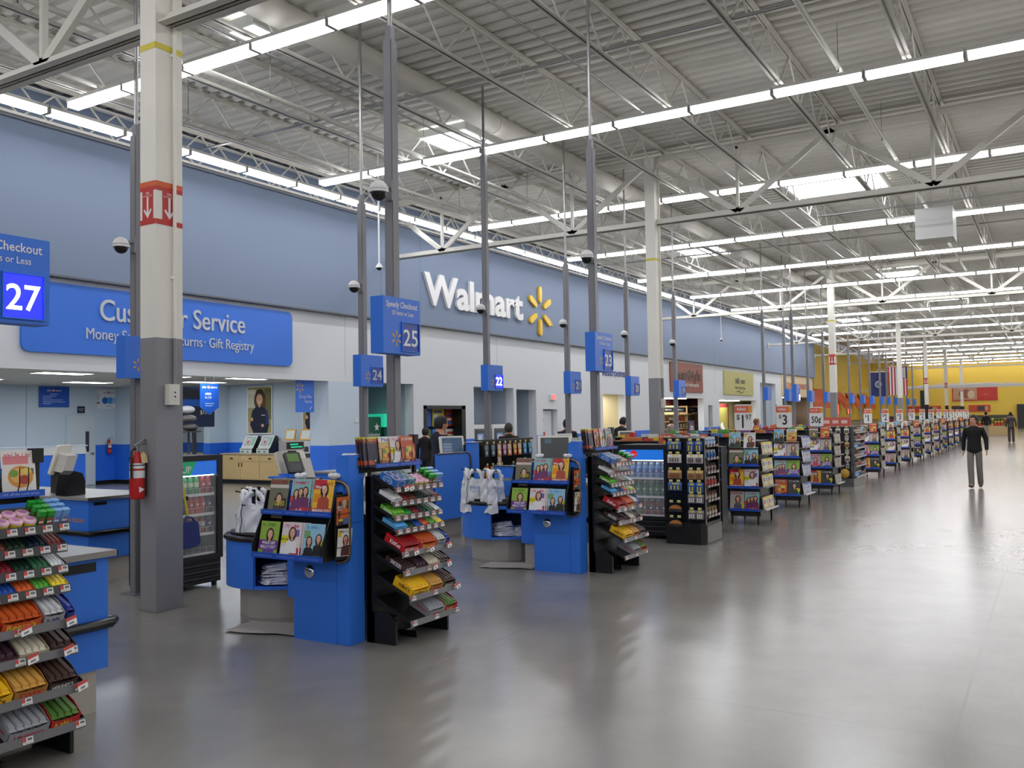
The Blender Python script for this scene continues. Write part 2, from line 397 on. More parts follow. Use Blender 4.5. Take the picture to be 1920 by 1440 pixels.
person('distant shopper in dark clothes at the edge of the aisle', (57.8, 2.1, 0), rad(95), P(60, 55, 58), P(50, 45, 48), None, 1.0)
# ------------------------------------------------------------------ floor, deck, walls
def floor_mat():
    m = bpy.data.materials.new('polished_concrete'); m.use_nodes = True; nt = m.node_tree; N = nt.nodes.new; L = nt.links.new
    b = nt.nodes['Principled BSDF']; tc = N('ShaderNodeTexCoord'); sp = N('ShaderNodeSeparateXYZ'); L(tc.outputs['Object'], sp.inputs[0])
    def mth(op, a, c=None):
        n = N('ShaderNodeMath'); n.operation = op
        for i, v in enumerate((a, c)):
            if v is None: continue
            if isinstance(v, (int, float)): n.inputs[i].default_value = v
            else: L(v, n.inputs[i])
        return n.outputs[0]
    def lines(axis, off, per, wd):
        q = mth('PINGPONG', mth('SUBTRACT', sp.outputs[axis], off), per/2)
        return mth('LESS_THAN', q, wd)
    j = mth('MAXIMUM', lines(0, 5.52, 3.06, .009), lines(1, .53, 3.38, .009))
    n1 = N('ShaderNodeTexNoise'); n1.inputs['Scale'].default_value = .55; n1.inputs['Detail'].default_value = 7; n1.inputs['Roughness'].default_value = .62
    n2 = N('ShaderNodeTexNoise'); n2.inputs['Scale'].default_value = 60; n2.inputs['Detail'].default_value = 3
    L(tc.outputs['Object'], n1.inputs['Vector']); L(tc.outputs['Object'], n2.inputs['Vector'])
    r = N('ShaderNodeValToRGB'); r.color_ramp.elements[0].position = .3; r.color_ramp.elements[0].color = (*lin((.505, .495, .47)), 1)
    r.color_ramp.elements[1].position = .72; r.color_ramp.elements[1].color = (*lin((.61, .598, .57)), 1)
    L(n1.outputs['Fac'], r.inputs[0])
    mx = N('ShaderNodeMix'); mx.data_type = 'RGBA'; mx.blend_type = 'MULTIPLY'; mx.inputs[0].default_value = .12
    L(r.outputs[0], mx.inputs[6]); L(n2.outputs['Fac'], mx.inputs[7])
    m2 = N('ShaderNodeMix'); m2.data_type = 'RGBA'; L(j, m2.inputs[0]); L(mx.outputs[2], m2.inputs[6]); m2.inputs[7].default_value = (*lin((.525, .515, .495)), 1)
    L(m2.outputs[2], b.inputs['Base Color'])
    mr = N('ShaderNodeMapRange'); mr.inputs['To Min'].default_value = .195; mr.inputs['To Max'].default_value = .215; L(n1.outputs['Fac'], mr.inputs['Value']); L(mr.outputs[0], b.inputs['Roughness'])
    n3 = N('ShaderNodeTexNoise'); n3.inputs['Scale'].default_value = 7; n3.inputs['Detail'].default_value = 3; L(tc.outputs['Object'], n3.inputs['Vector'])
    bp = N('ShaderNodeBump'); bp.inputs['Strength'].default_value = .008; bp.inputs['Distance'].default_value = .02; L(n3.outputs['Fac'], bp.inputs['Height'])
    b.inputs['Specular IOR Level'].default_value = .75
    return m
X0, X1, YR, YW, ZD = -22, 105, -36, 15.0, 7.65
struct(MB().box(X0, YR, -.1, X1, 25.2, 0, floor_mat()), 'floor', 'polished grey concrete floor with saw-cut joints')
b = MB(); x = X0; pr_ = []
while x < X1:
    pr_ += [(x, ZD), (x+.10, ZD), (x+.14, ZD+.05), (x+.24, ZD+.05)]; x += .28
vs = []; fs = []
for px_, pz in pr_: vs += [(px_, YR, pz), (px_, 15.4, pz)]
for k in range(len(pr_)-1): fs.append((2*k, 2*k+2, 2*k+3, 2*k+1))
b.add(vs, fs, deckm); b.box(X0, YR, ZD+.06, X1, 15.4, ZD+.12, deckm)
struct(b, 'ceiling', 'corrugated cream steel roof deck')

# openings in the front wall: x0, x1, top
OPEN = [(X0, 16.4, 2.77), (17.86, 19.77, 2.78), (20.27, 22.23, 2.16), (22.76, 25.11, 2.78), (25.28, 26.59, 2.75), (27.05, 28.09, 2.1),
        (31.85, 33.95, 2.7), (38.0, 43.6, 2.65), (44.3, 44.97, 2.31), (46.1, 52.9, 2.62), (53.8, 57.3, 3.72), (58.9, 67.2, 2.95)]
b = MB(); prev = X0
for x0, x1, zt in OPEN:
    if x0 > prev:
        b.box(prev, YW, 0, x0, YW+.3, 4.42, wallwhite); b.box(prev, YW-.006, .12, x0, YW, 1.21, walldado); b.box(prev, YW-.012, 0, x0, YW, .12, baseblk)
    b.box(x0, YW, zt, x1, YW+.3, 4.42, wallwhite); prev = x1
b.box(prev, YW, 0, 67.8, YW+.3, 4.42, wallwhite); b.box(prev, YW-.012, 0, 67.8, YW, .12, baseblk)
for k in range(8): b.box(17+7.1*k, YW-.003, 2.9, 17.012+7.1*k, YW, 4.42, nichegrey)
struct(b, 'wall_front', 'white lower front wall with openings')
b = MB(); b.box(X0, YW-.14, 4.42, 67.8, YW+.3, ZD, wallblue); b.box(X0, YW-.15, 4.40, 67.8, YW-.0, 4.435, mat('band_edge', (.42, .44, .47), .6))
for xx in (18.25, 19.95, 28.6, 36.3, 45.0, 54.4): b.box(xx, YW-.143, 4.44, xx+.012, YW-.14, ZD-.4, mat('panel_joint', (.40, .49, .63), .7))
struct(b, 'wall_upper', 'blue upper band of the front wall')
def niche(name, x0, x1, zt, d, m, fm=None, z0=0, label=None, ext=0):
    b = MB(); y0, y1 = YW+.3, YW+.3+d
    if ext: b.box(x0-.05, YW+.3, z0, x0-.001, y1, zt+.05, m); b.box(x0-.05, y1, z0, x1+ext, y1+.05, zt+.05, m); b.box(x1+ext, YW+.3, z0, x1+ext+.05, y1+.05, zt+.05, m); b.box(x0, YW+.3, zt+.001, x1+ext, y1, zt+.05, m); return struct(b, name, label)
    b.box(x0-.05, y1, z0, x1+.05, y1+.05, zt+.05, m); b.box(x0-.05, YW+.02, z0, x0-.001, y1, zt+.05, m); b.box(x1+.001, YW+.02, z0, x1+.05, y1, zt+.05, m)
    b.box(x0-.05, YW+.3, zt+.001, x1+.05, y1, zt+.05, m)
    return struct(b, name, label)
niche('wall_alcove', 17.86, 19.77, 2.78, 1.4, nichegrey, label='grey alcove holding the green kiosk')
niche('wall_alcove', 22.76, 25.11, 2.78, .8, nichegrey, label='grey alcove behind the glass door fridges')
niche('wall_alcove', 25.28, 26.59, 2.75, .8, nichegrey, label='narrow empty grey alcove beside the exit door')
niche('wall_alcove', 27.05, 28.09, 2.1, .12, wallwhite, label='white recess of the exit door')
tan = mat('tan_wall_tile', (.80, .74, .58), .4, var=.03, bscale=4)
niche('wall_restroom', 31.85, 33.95, 2.7, 2.6, tan, label='tan tiled restroom passage')
niche('wall_salon', 38.0, 43.6, 2.65, 1.2, mat('salon_wall', (.42, .20, .17), .6), ext=2.2, label='dark red walls inside the hair salon')
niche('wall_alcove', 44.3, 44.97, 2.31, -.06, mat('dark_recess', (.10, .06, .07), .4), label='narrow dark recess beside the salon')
niche('wall_nails', 46.1, 52.9, 2.62, 1.3, mat('pale_yellow_wall', (.90, .87, .66), .6), ext=4.6, label='pale yellow walls inside the nail shop')
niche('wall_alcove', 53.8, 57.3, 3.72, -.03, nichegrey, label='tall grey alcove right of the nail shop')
niche('wall_bakery', 58.9, 67.2, 2.95, 1.4, mat('bakery_wall', (.62, .52, .42), .6), label='tan walls of the donut shop')
niche('wall_media', 20.27, 22.23, 2.16, .4, mat('media_wall', (.25, .35, .55), .6), ext=.45, label='dim room behind the black framed opening')
# far end of the store
b = MB(); b.box(67.8, 17.0, 0, X1, 17.2, ZD, yellowwall); b.box(67.6, YW, 0, 67.8, 17.2, ZD, yellowwall)
struct(b, 'wall_side', 'mustard yellow side wall past the blue band')
struct(MB().box(X1, YR, 0, X1+.2, 17.2, ZD, yellowwall), 'wall_end', 'mustard yellow end wall of the store')
struct(MB().box(X0, YR-.2, 0, X1, YR, ZD, wallwhite), 'wall_right'); struct(MB().box(X0-.2, YR, 0, X0, 25.2, ZD, wallwhite), 'wall_back')

# customer service room
b = MB(); b.box(X0, 24.9, .1, 20.9, 25.1, 3.0, wallpale); b.box(16.92, 24.89, .1, 17.62, 24.9, 1.2, walldado); b.box(16.92, 24.88, 0, 17.62, 24.9, .12, baseblk)
b.box(14.80, 24.885, .1, 14.815, 24.9, 3.0, nichegrey); b.box(X0, 24.885, 1.2, 16.2, 24.9, 1.22, nichegrey); struct(b, 'wall_service', 'pale blue back wall of the customer service room')
b = MB(); b.box(17.62, 23.6, 0, 17.85, 24.9, 3.0, wallpale); b.box(17.612, 23.6, .1, 17.62, 24.9, 1.2, walldado); b.box(17.605, 23.6, 0, 17.62, 24.9, .12, baseblk)
b.box(19.45, 16.8, 0, 19.8, 24.9, 3.0, wallpale); b.box(19.44, 16.8, .1, 19.45, 24.9, 1.2, walldado); b.box(19.43, 16.8, 0, 19.45, 24.9, .12, baseblk); b.box(17.9, 16.75, 0, 19.8, 16.8, 3.0, wallpale)
b.box(18.7, 21.9, 0, 19.45, 22.15, 3.0, wallpale); b.box(18.69, 21.89, .1, 19.45, 22.16, 1.2, walldado); b.box(18.68, 21.88, 0, 19.45, 22.17, .12, baseblk)
struct(b, 'wall_service_side', 'pale blue side wall with blue dado in the customer service room')
tile = mat('ceiling_tile', (.80, .79, .76), .7, var=.03, bscale=20)
b = MB(); b.box(X0, 15.3, 2.97, 19.8, 24.9, 3.05, tile); struct(b, 'ceiling_service', 'dropped tile ceiling of the customer service room')
b = MB(); b.box(16.385, YW-.006, 0, 17.85, YW+.6, 2.765, wallpale); b.box(16.375, YW-.014, .1, 17.865, YW-.006, 1.21, walldado); b.box(16.372, YW-.012, .1, 16.385, YW+.59, 1.21, walldado)
struct(b, 'column_service', 'pale blue wall pier with blue dado beside customer service')

# ------------------------------------------------------------------ columns, girders, joists
COLX = [-7.4, 5.64, 18.45, 37.1, 55.2, 67.6, 81.0, 95.5]
for i, cx in enumerate(COLX):
    if cx < 0: continue
    y = 7.35; s_ = .31; sy_ = .23; b = MB()
    low, lm = (2.62, greypaint) if i < 5 else (2.3, black)
    b.box(cx, y, 0, cx+s_, y+sy_, low, lm); b.box(cx, y, low, cx+s_, y+sy_, 7.5, cream); b.box(cx+s_, y+.05, 5.55, cx+s_+.02, y+sy_-.02, 7.5, cream)
    for zz in (.004,):
        b.box(cx-.01, y-.01, 0, cx+s_+.01, y+sy_+.01, .012, galv)
    o = struct(b, 'column', 'square cream and grey steel column, %s of the row from the camera' % ORD[i-1])
    e = .003; b = MB(); z0, z1 = 3.72, 4.14
    fl_ = [(FRONT(cx, y-e, 0), s_), (LEFT(cx-e, y+sy_, 0), sy_)]
    for F_, wd in fl_:
        b.M = F_
        b.rect(0, z0, wd, z0+.05, 0, signred); b.rect(0, z1-.05, wd, z1, .0, signor); b.rect(0, z1-.09, wd, z1-.05, .0, signred)
        b.rect(wd/2-.08, z0+.05, wd/2+.08, z1-.09, .0, signred)
        b.rect(wd/2-.013, z0+.10, wd/2+.013, z1-.15, .001, lettersw); b.poly([(wd/2-.06, z0+.14), (wd/2-.045, z0+.155), (wd/2, z0+.10), (wd/2+.045, z0+.155), (wd/2+.06, z0+.14), (wd/2, z0+.06)], .0012, lettersw)
        b.text('FIRE', wd/2, z1-.125, .032, lettersw, .0012); b.text('EXTINGUISHER', wd/2, z1-.148, .02, lettersw, .0012)
        if i < 4: b.rect(0, 5.44, wd, 5.50, 0, tapey)
    b.M = Matrix()
    if i in (1, 3, 5, 6, 7): b.build('painted_marking', o)
    elif i in (2,): b = MB(); b.M = FRONT(cx, y-e, 0); b.rect(0, 5.2, s_, 5.25, 0, tapey); b.M = LEFT(cx-e, y+sy_, 0); b.rect(0, 5.2, sy_, 5.25, 0, tapey); b.M = Matrix(); b.build('tape_band', o)
    if i < 3:
        cb = MB(); cb.cyl((cx+.2, y-.022, 2.1), (cx+.2, y-.022, 7.4), .018, cream, n=8); cb.cyl((cx+.2, y-.022, 2.1), (cx+.2, y-.022, 2.62), .0185, greypaint, n=8)
        for zz in (3.2, 5.4): cb.box(cx+.17, y-.03, zz, cx+.23, y, zz+.03, cream)
        cb.build('conduit', o)
        ob = MB(); ob.box(cx+.10, y-.07, 1.97, cx+.22, y-.001, 2.17, beige); ob.box(cx+.13, y-.075, 2.02, cx+.19, y-.07, 2.12, white); ob.cyl((cx+.16, y-.077, 2.09), (cx+.16, y-.074, 2.09), .012, dgrey, n=8); ob.cyl((cx+.16, y-.077, 2.05), (cx+.16, y-.074, 2.05), .012, dgrey, n=8)
        ob.build('outlet_box', o, bevel=.004)
# girders across the store at each column
gb = MB(); zb, zt = 6.0, 7.5
for s_ in (-1, 1):
    gb.box(s_*.02, YR, zb-.0, s_*.13, 15.0, zb+.02, creamsteel); gb.box(s_*.02, YR, zb, s_*.035, 15.0, zb+.12, creamsteel)
    gb.box(s_*.02, YR, zt-.02, s_*.13, 15.0, zt, creamsteel); gb.box(s_*.02, YR, zt-.12, s_*.035, 15.0, zt, creamsteel)
ny = [13.15, 9.45, 5.55]+[1.8-3.75*k for k in range(10)]; ty = [14.95, 11.3, 7.5, 3.68]+[-.08-3.75*k for k in range(10)]
for k, n_ in enumerate(ny):
    gb.bar((0, ty[k], zt-.06), (0, n_, zb+.07), .07, .11, creamsteel); gb.bar((0, ty[k+1], zt-.06), (0, n_, zb+.07), .07, .11, creamsteel)
    gb.bar((0, n_, zt-.06), (0, n_, zb+.07), .06, .07, creamsteel, up=(1, 0, 0)); gb.box(-.012, n_-.16, zb+.02, .012, n_+.16, zb+.16, creamsteel)
gb.box(-.1, 14.8, zb-.12, .1, 15, zb+.16, creamsteel)
gme = gb.data('roof_girder')
for i, cx in enumerate(COLX):
    o = inst(gme, 'roof_girder', 'cream steel truss girder crossing the store above the %s column' % (ORD[i-1] if i else 'unseen'), None, (cx+.16, 0, -.3 if i == 1 else 0)); o['kind'] = 'structure'
# bar joists along the store
JY = [1.66+1.84*k for k in range(-20, 8)]; JY = [y for y in JY if y < 14.9]
xs = [X0]+[c+.16 for c in COLX]+[X1]
for a_, c_ in zip(xs, xs[1:]):
    L_ = c_-a_; b = MB(); z0, z1 = 6.93, 7.63
    for s_ in (-1, 1):
        b.box(0, s_*.012, z0, L_, s_*.06, z0+.012, creamsteel); b.box(0, s_*.012, z0, L_, s_*.022, z0+.06, creamsteel)
        b.box(0, s_*.012, z1-.012, L_, s_*.06, z1, creamsteel); b.box(0, s_*.012, z1-.06, L_, s_*.022, z1, creamsteel)
    n_ = max(2, int(round(L_/1.24))); st = L_/n_
    for k in range(n_):
        b.bar((k*st, 0, z1-.03), ((k+.5)*st, 0, z0+.03), .024, .024, creamsteel); b.bar(((k+1)*st, 0, z1-.03), ((k+.5)*st, 0, z0+.03), .024, .024, creamsteel)
    me = b.data('roof_joist')
    for k, y in enumerate(JY):
        o = inst(me, 'roof_joist', 'cream open-web steel roof joist', None, (a_, y, 0)); o['kind'] = 'structure'; o['group'] = 'roof joists'
# ledger joist on the wall
b = MB(); b.box(X0, 14.62, 6.95, 67.8, 14.72, 6.98, creamsteel); b.box(X0, 14.62, 7.5, 67.8, 14.72, 7.53, creamsteel)
k = X0
while k < 67: b.bar((k, 14.67, 7.5), (k+.6, 14.67, 6.97), .03, .03, creamsteel); b.bar((k+1.2, 14.67, 7.5), (k+.6, 14.67, 6.97), .03, .03, creamsteel); k += 1.2
o = struct(b, 'roof_joist', 'cream open-web joist running along the top of the blue wall')
# round duct, pipes and conduits
b = MB(); b.cyl((X0, 8.72, 7.25), (70, 8.72, 7.25), .185, creamsteel, n=20)
for k in range(26): b.cyl((X0+3*k, 8.72, 7.25), (X0+3*k+.05, 8.72, 7.25), .195, creamsteel, n=20)
tag(b.build('air_duct'), 'long round cream air duct running along under the roof deck', 'duct')
for i, (y, z, r) in enumerate(((10.3, 6.86, .045), (2.6, 6.98, .04), (12.2, 6.9, .04), (-1, 6.9, .04))):
    b = MB(); b.cyl((X0, y, z), (90, y, z), r, creamsteel, n=8)
    for k in range(24):
        xx = X0+4*k; b.cyl((xx, y, z-.09), (xx, y, z), .012, steel, n=6); b.cyl((xx, y, z), (xx, y, ZD), .006, steel, n=4)
    tag(b.build('sprinkler_pipe'), 'cream sprinkler pipe running along the store, %s from the blue wall' % ORD[{12.2: 0, 10.3: 1, 2.6: 2, -1: 3}[y]], 'pipe', 'sprinkler pipes')
for i, xx in enumerate((11.6, 23.0, 28.2, 44.5)):
    b = MB(); b.cyl((xx, YR, 7.02), (xx, 14.5, 7.02), .022, galv, n=6)
    tag(b.build('cross_conduit'), 'thin grey conduit crossing under the joists, %s from the camera' % ORD[i], 'conduit', 'cross conduits')
b = MB()
for y in (5.75, 9.2): b.cyl((X0, y, 6.9), (60, y, 6.9), .02, galv, n=6)
tag(b.build('lighting_conduit'), 'pair of thin dark conduits running above the register signs', 'conduit')

# ------------------------------------------------------------------ strip lights
LZ = 6.76
def strip(L_):
    h = MB(); h.box(.01, -.11, LZ+.05, L_-.01, .11, LZ+.10, lampwhite); h.box(L_-.03, -.10, LZ-.03, L_-.012, .10, LZ+.05, lampwhite); h.box(.012, -.10, LZ-.03, .03, .10, LZ+.05, lampwhite)
    l = MB(); a = [(-.10, LZ+.05), (-.085, LZ-.025), (.085, LZ-.025), (.10, LZ+.05)]
    vs = [(xx, y, z) for xx in (.03, L_-.03) for y, z in a]
    l.add(vs, [(0, 1, 5, 4), (1, 2, 6, 5), (2, 3, 7, 6)], tubem); l.add([(.05, -.012, LZ+.102), (L_-.05, -.012, LZ+.102), (L_-.05, .012, LZ+.102), (.05, .012, LZ+.102)], [(0, 1, 2, 3)], tubem)  # last quad: added glow on top of the housing to brighten the roof deck
    return h.data('strip_light'), l.data('lens')
SP = 1.345; hm, lm = strip(SP); hm2, lm2 = strip(SP*4)
def lamp(h, l, label, loc, rz, group):
    o = inst(h, 'strip_light', label, 'ceiling light', loc, (0, 0, rz), group)
    c = bpy.data.objects.new('lens', l); C.objects.link(c); c.parent = o
ROWX = [8.45+5.6*k for k in range(-5, 18)]
for k, rx in enumerate(ROWX):
    if rx > X1-1: continue
    vis = k >= 5
    if vis:
        for j in range(10):
            lamp(hm, lm, 'white strip light, %s from the wall end of the %s light row across the ceiling' % (ORD[j], ORD[k-5]), (rx, 13.0-SP*j, 0), -pi/2, 'cross aisle strip lights')
        y = 13.0-SP*10
    else: y = 13.0
    while y-SP*4 > YR:
        lamp(hm2, lm2, 'long white strip light continuing a ceiling row outside the view', (rx, y, 0), -pi/2, 'strip lights outside the view'); y -= SP*4
for j in range(44):
    lamp(hm, lm, 'white strip light, %s along the row beside the blue wall' % (ORD[j] if j < len(ORD) else 'number %d' % (j+1)), (7.0+1.36*j, 13.55, 0), 0, 'strip lights along the wall')
lamp(hm2, lm2, 'long white strip light continuing the wall row outside the view', (1.5, 13.55, 0), 0, 'strip lights outside the view')
# skylights
for i, (sx, sy, wx, wy) in enumerate(((15.4, 10.3, 1.6, 1.1), (23.6, 4.5, 1.5, 2.2), (30.4, 10.3, 1.6, 1.4), (40.3, 5.3, 2, 1.6), (9.4, 9.9, .7, .5), (58, 10.3, 2, 1.8), (50, 4.4, 2, 1.8))):
    t = thing('skylight', 'bright skylight panel in the roof deck, %s from the camera' % ORD[i], 'skylight', (sx, sy, 0), 0, 'skylights')
    b = MB(); z = ZD-.02
    for a in ((-wx/2-.06, -wy/2-.06, wx/2+.06, -wy/2), (-wx/2-.06, wy/2, wx/2+.06, wy/2+.06), (-wx/2-.06, -wy/2, -wx/2, wy/2), (wx/2, -wy/2, wx/2+.06, wy/2)): b.box(a[0], a[1], z-.14, a[2], a[3], z, lampwhite)
    b.build('frame', t); MB().box(-wx/2, -wy/2, z-.05, wx/2, wy/2, z-.02, skym).build('dome', t)
# service room troffers
n_ = 0
for i, (tx, ty_) in enumerate(((9.0, 16.35), (11.6, 16.45), (14.1, 16.7), (9.4, 19.0), (12.1, 18.95), (16.9, 18.25), (14.6, 18.7), (9.6, 22.6), (12.0, 22.4), (15.1, 22.5), (17.4, 20.6), (7.0, 20))):
    t = thing('troffer_light', 'recessed rectangular ceiling light in customer service, %s' % ('%s from the counter opening' % ORD[i]), 'ceiling light', (tx, ty_, 2.97), 0, 'customer service ceiling lights')
    b = MB()
    for a in ((-.62, -.31, .62, -.28), (-.62, .28, .62, .31), (-.62, -.28, -.59, .28), (.59, -.28, .62, .28)): b.box(a[0], a[1], -.015, a[2], a[3], 0, lampwhite)
    b.build('frame', t); MB().box(-.59, -.28, -.012, .59, .28, -.002, trofm).build('lens', t)
# lamps inside the shop fronts (ceiling panels of each shop)
for nm, x0, x1, zt in (('hair salon', 38, 43.6, 2.65), ('nail shop', 46.1, 52.9, 2.62), ('donut shop', 58.9, 67.2, 2.95), ('restroom passage', 31.85, 33.95, 2.7), ('media room', 20.27, 22.23, 2.16), ('kiosk alcove', 17.9, 19.7, 2.78)):
    if nm in ('kiosk alcove', 'media room'): continue
    t = thing('shop_light', 'recessed ceiling light inside the %s' % nm, 'ceiling light', ((x0+x1)/2, YW+(.75 if 'shop' in nm or 'salon' in nm else 1.4), zt))
    wd = min(1.6, (x1-x0)*.4); MB().box(-wd, -.3, -.02, wd, .3, 0, trofm).build('lens', t)
# hanging air unit and cable ladder
b = MB(); b.box(-.45, -.42, 0, .45, .42, .75, white); b.box(-.38, -.36, -.01, .38, .36, 0, lampwhite)
for xx in (-.4, .4):
    for yy in (-.38, .38): b.cyl((xx, yy, .75), (xx, yy, 1.68), .008, steel, n=5)
o = tag(b.build('air_unit', loc=(24.4, 2.35, 6.0)), 'white hanging air handling box under the roof, right of the columns', 'air unit')
b = MB()
for xx in (20.3, 22.2): b.cyl((xx, 4.7, 6.5), (xx, YR, 6.5), .02, galv, n=6)
for k in range(26): b.cyl((20.3, 4.6-.8*k, 6.5), (22.2, 4.6-.8*k, 6.5), .006, galv, n=4)
tag(b.build('cable_ladder'), 'long pale metal cable ladder hanging under the roof', 'cable tray')
# ------------------------------------------------------------------ wall signs
yb = YW-.15
t = thing('wall_sign', 'long blue customer service sign with white raised letters', 'sign', (0, 0, 0))
b = MB(); b.M = FRONT(0, YW-.003, 0); b.prism(rrect(8.8, 3.07, 15.14, 4.31, .14), 0, .06, bluesign); b.build('sign_panel', t)
b = MB(); b.M = FRONT(0, YW-.063, 0)
b.text('Customer Service', 10.25, 3.72, .56, lettersd, .03, 'l', .006, 3.45, .03); b.build('raised_lettering', t)
b = MB(); b.M = FRONT(0, YW-.063, 0); b.text('Money Services', 9.98, 3.36, .29, lettersd, .02, 'l', 0, 1.52, .02); b.build('raised_lettering', t)
for s_, x_, w_ in (('\u00b7 Returns', 11.62, .95), ('\u00b7 Gift Registry', 12.62, 1.34)): b = MB(); b.M = FRONT(0, YW-.063, 0); b.text(s_, x_, 3.36, .29, lettersd, .02, 'l', 0, w_, .02); b.build('raised_lettering', t)
t = thing('store_sign', 'white raised store name letters on the blue upper wall', 'sign')
b = MB(); b.M = FRONT(0, YW-.15, 0); b.text('Walmart', 20.03, 5.03, 1.22, lettersw, .08, 'l', .03, 5.40, .08); b.build('raised_lettering', t)
t = thing('spark_emblem', 'yellow six-petal spark emblem on the blue upper wall', 'sign')
b = MB(); b.M = FRONT(0, YW-.15, 0); spark(b, 26.62, 5.42, .84, sparkm, .08, .08); b.build('petals', t)
MBx = MB(); MBx.M = FRONT(0, YW-.15, 0); MBx.ell(27.5, 5.02, .05, .05, .03, sparko); MBx.build('trademark_dot', t)
# SmartStyle, nail shop, restrooms, donuts
brick = mat('sign_brown', (.56, .33, .27), .6); olive = mat('sign_olive', (.72, .70, .44), .6)
t = thing('shop_sign', 'brown square hair salon sign with dark script lettering', 'sign')
b = MB(); b.M = FRONT(0, YW-.003, 0); b.prism(rrect(39.0, 2.92, 43.4, 4.3, .1), 0, .06, brick); b.build('sign_panel', t, loc=None)
b = MB(); b.M = FRONT(0, YW-.063, 0); b.text('SmartStyle', 41.3, 3.52, .72, P(60, 28, 22), .02, 'c', .02, 3.6, .02); b.text('FAMILY HAIR SALON', 41.6, 3.2, .2, paper, .02, 'c', .01, 2.2); b.build('raised_lettering', t)
t = thing('shop_sign', 'olive green nail shop sign with dark lettering', 'sign')
b = MB(); b.M = FRONT(0, YW-.003, 0); b.prism(rrect(46.8, 2.9, 52.2, 4.18, .1), 0, .06, olive); b.build('sign_panel', t)
b = MB(); b.M = FRONT(0, YW-.063, 0); b.text('nails', 48.75, 3.55, .5, P(40, 40, 25), .01, 'l', .03, .75); b.text('mars', 49.75, 3.55, .42, P(40, 40, 25), .01, 'l', .03, .8); b.text('Hair Body Spa', 49.6, 3.24, .2, P(40, 40, 25), .01, 'c', .02, 1.9)
b.tube([(48.9+.09*k, 3.08+.06*sin(k*.45), .01) for k in range(16)], .018, P(40, 40, 25), 5); b.build('raised_lettering', t)
b = MB(); b.M = FRONT(0, YW-.003, 0); b.text('Restrooms', 34.0, 3.42, .42, P(45, 75, 140), .02, 'r', .012, 2.15, .02); tag(b.build('restroom_lettering'), 'blue raised restroom lettering on the white wall', 'sign')
t = thing('shop_sign', 'cream fascia with red and orange donut shop lettering', 'sign')
b = MB(); b.box(58.7, YW-.05, 3.0, 67.3, YW-.002, 4.38, mat('cream_fascia', (.90, .82, .66), .6)); b.build('fascia', t)
b = MB(); b.M = FRONT(0, YW-.053, 0); b.text('DUNKIN\u2019', 60.0, 3.5, .55, signor, .01, 'l', .02, 2.5); b.text('DONUTS', 63.2, 3.5, .55, P(190, 60, 80), .01, 'l', .02, 2.4); b.build('raised_lettering', t)
# exit sign and exit door
t = thing('exit_sign', 'small white box with red lit exit letters above the door', 'sign', (27.7, YW-.06, 2.42))
b = MB(); b.box(-.19, -.03, 0, .19, .06, .2, white); b.build('housing', t)
b = MB(); b.M = FRONT(0, -.031, 0); b.text('EXIT', 0, .03, .19, mat('exit_red', (1, .15, .15), .4, emit=2.2), .001, 'c', .02, .34); b.build('lit_lettering', t)
b = MB(); b.box(27.1, YW+.2, 0, 28.04, YW+.25, 2.06, wallwhite); b.box(27.1, YW+.19, 0, 27.14, YW+.2, 2.06, nichegrey); b.box(28.0, YW+.19, 0, 28.04, YW+.2, 2.06, nichegrey)
o = struct(b, 'door_1', 'white emergency exit door with red notices'); o['category'] = 'door'
b = MB(); b.box(27.9, YW+.12, .95, 27.96, YW+.19, 1.15, steel); b.box(27.2, YW+.13, 1.0, 27.95, YW+.16, 1.06, steel); b.build('push_bar', o)
b = MB(); b.M = FRONT(0, YW+.196, 0); b.rect(27.16, 1.65, 27.42, 1.77, 0, redm); b.scribble(27.29, 1.685, .18, .05, paper, .001, 7); b.rect(27.18, 1.02, 27.52, 1.32, 0, redm); b.rect(27.27, 1.1, 27.33, 1.26, .001, paper); b.ell(27.4, 1.15, .03, .04, .001, paper); b.rect(27.2, .92, 27.5, .98, 0, paper); b.build('notice', o)
# black opening surround and the colourful displays in it
b = MB()
for a in ((20.22, 0, 20.34, 2.2), (22.08, 0, 22.28, 2.2), (20.22, 2.1, 22.28, 2.2)): b.box(a[0], YW-.02, a[1], a[2], YW+.3, a[3], blackp)
o = struct(b, 'trim_1', 'black frame around the media room opening')
r_ = random.Random(3)
cols = [(40, 90, 190), (200, 190, 60), (190, 70, 50), (60, 120, 70), (60, 130, 210), (230, 230, 230), (80, 60, 110), (150, 60, 60)]
for i in range(9):
    x = 20.5+(i % 3)*.66; z = 2.1-(i//3)*.62
    b = MB(); b.M = FRONT(x, YW+.42, z-.5)
    b.prism(rrect(0, 0, .58, .54, .02), 0, .04, P(*cols[i % 8])); 
    for q in range(4): b.rect(.05, .06+q*.11, .05+r_.uniform(.2, .46), .13+q*.11, .041, P(*cols[(i+q+2) % 8]))
    tag(b.build('media_display'), 'colourful display panel seen in the black framed opening, %s row, %s' % (('top', 'middle', 'bottom')[i//3], ('first', 'second', 'third')[i % 3]), 'display', 'display panels in the media room')
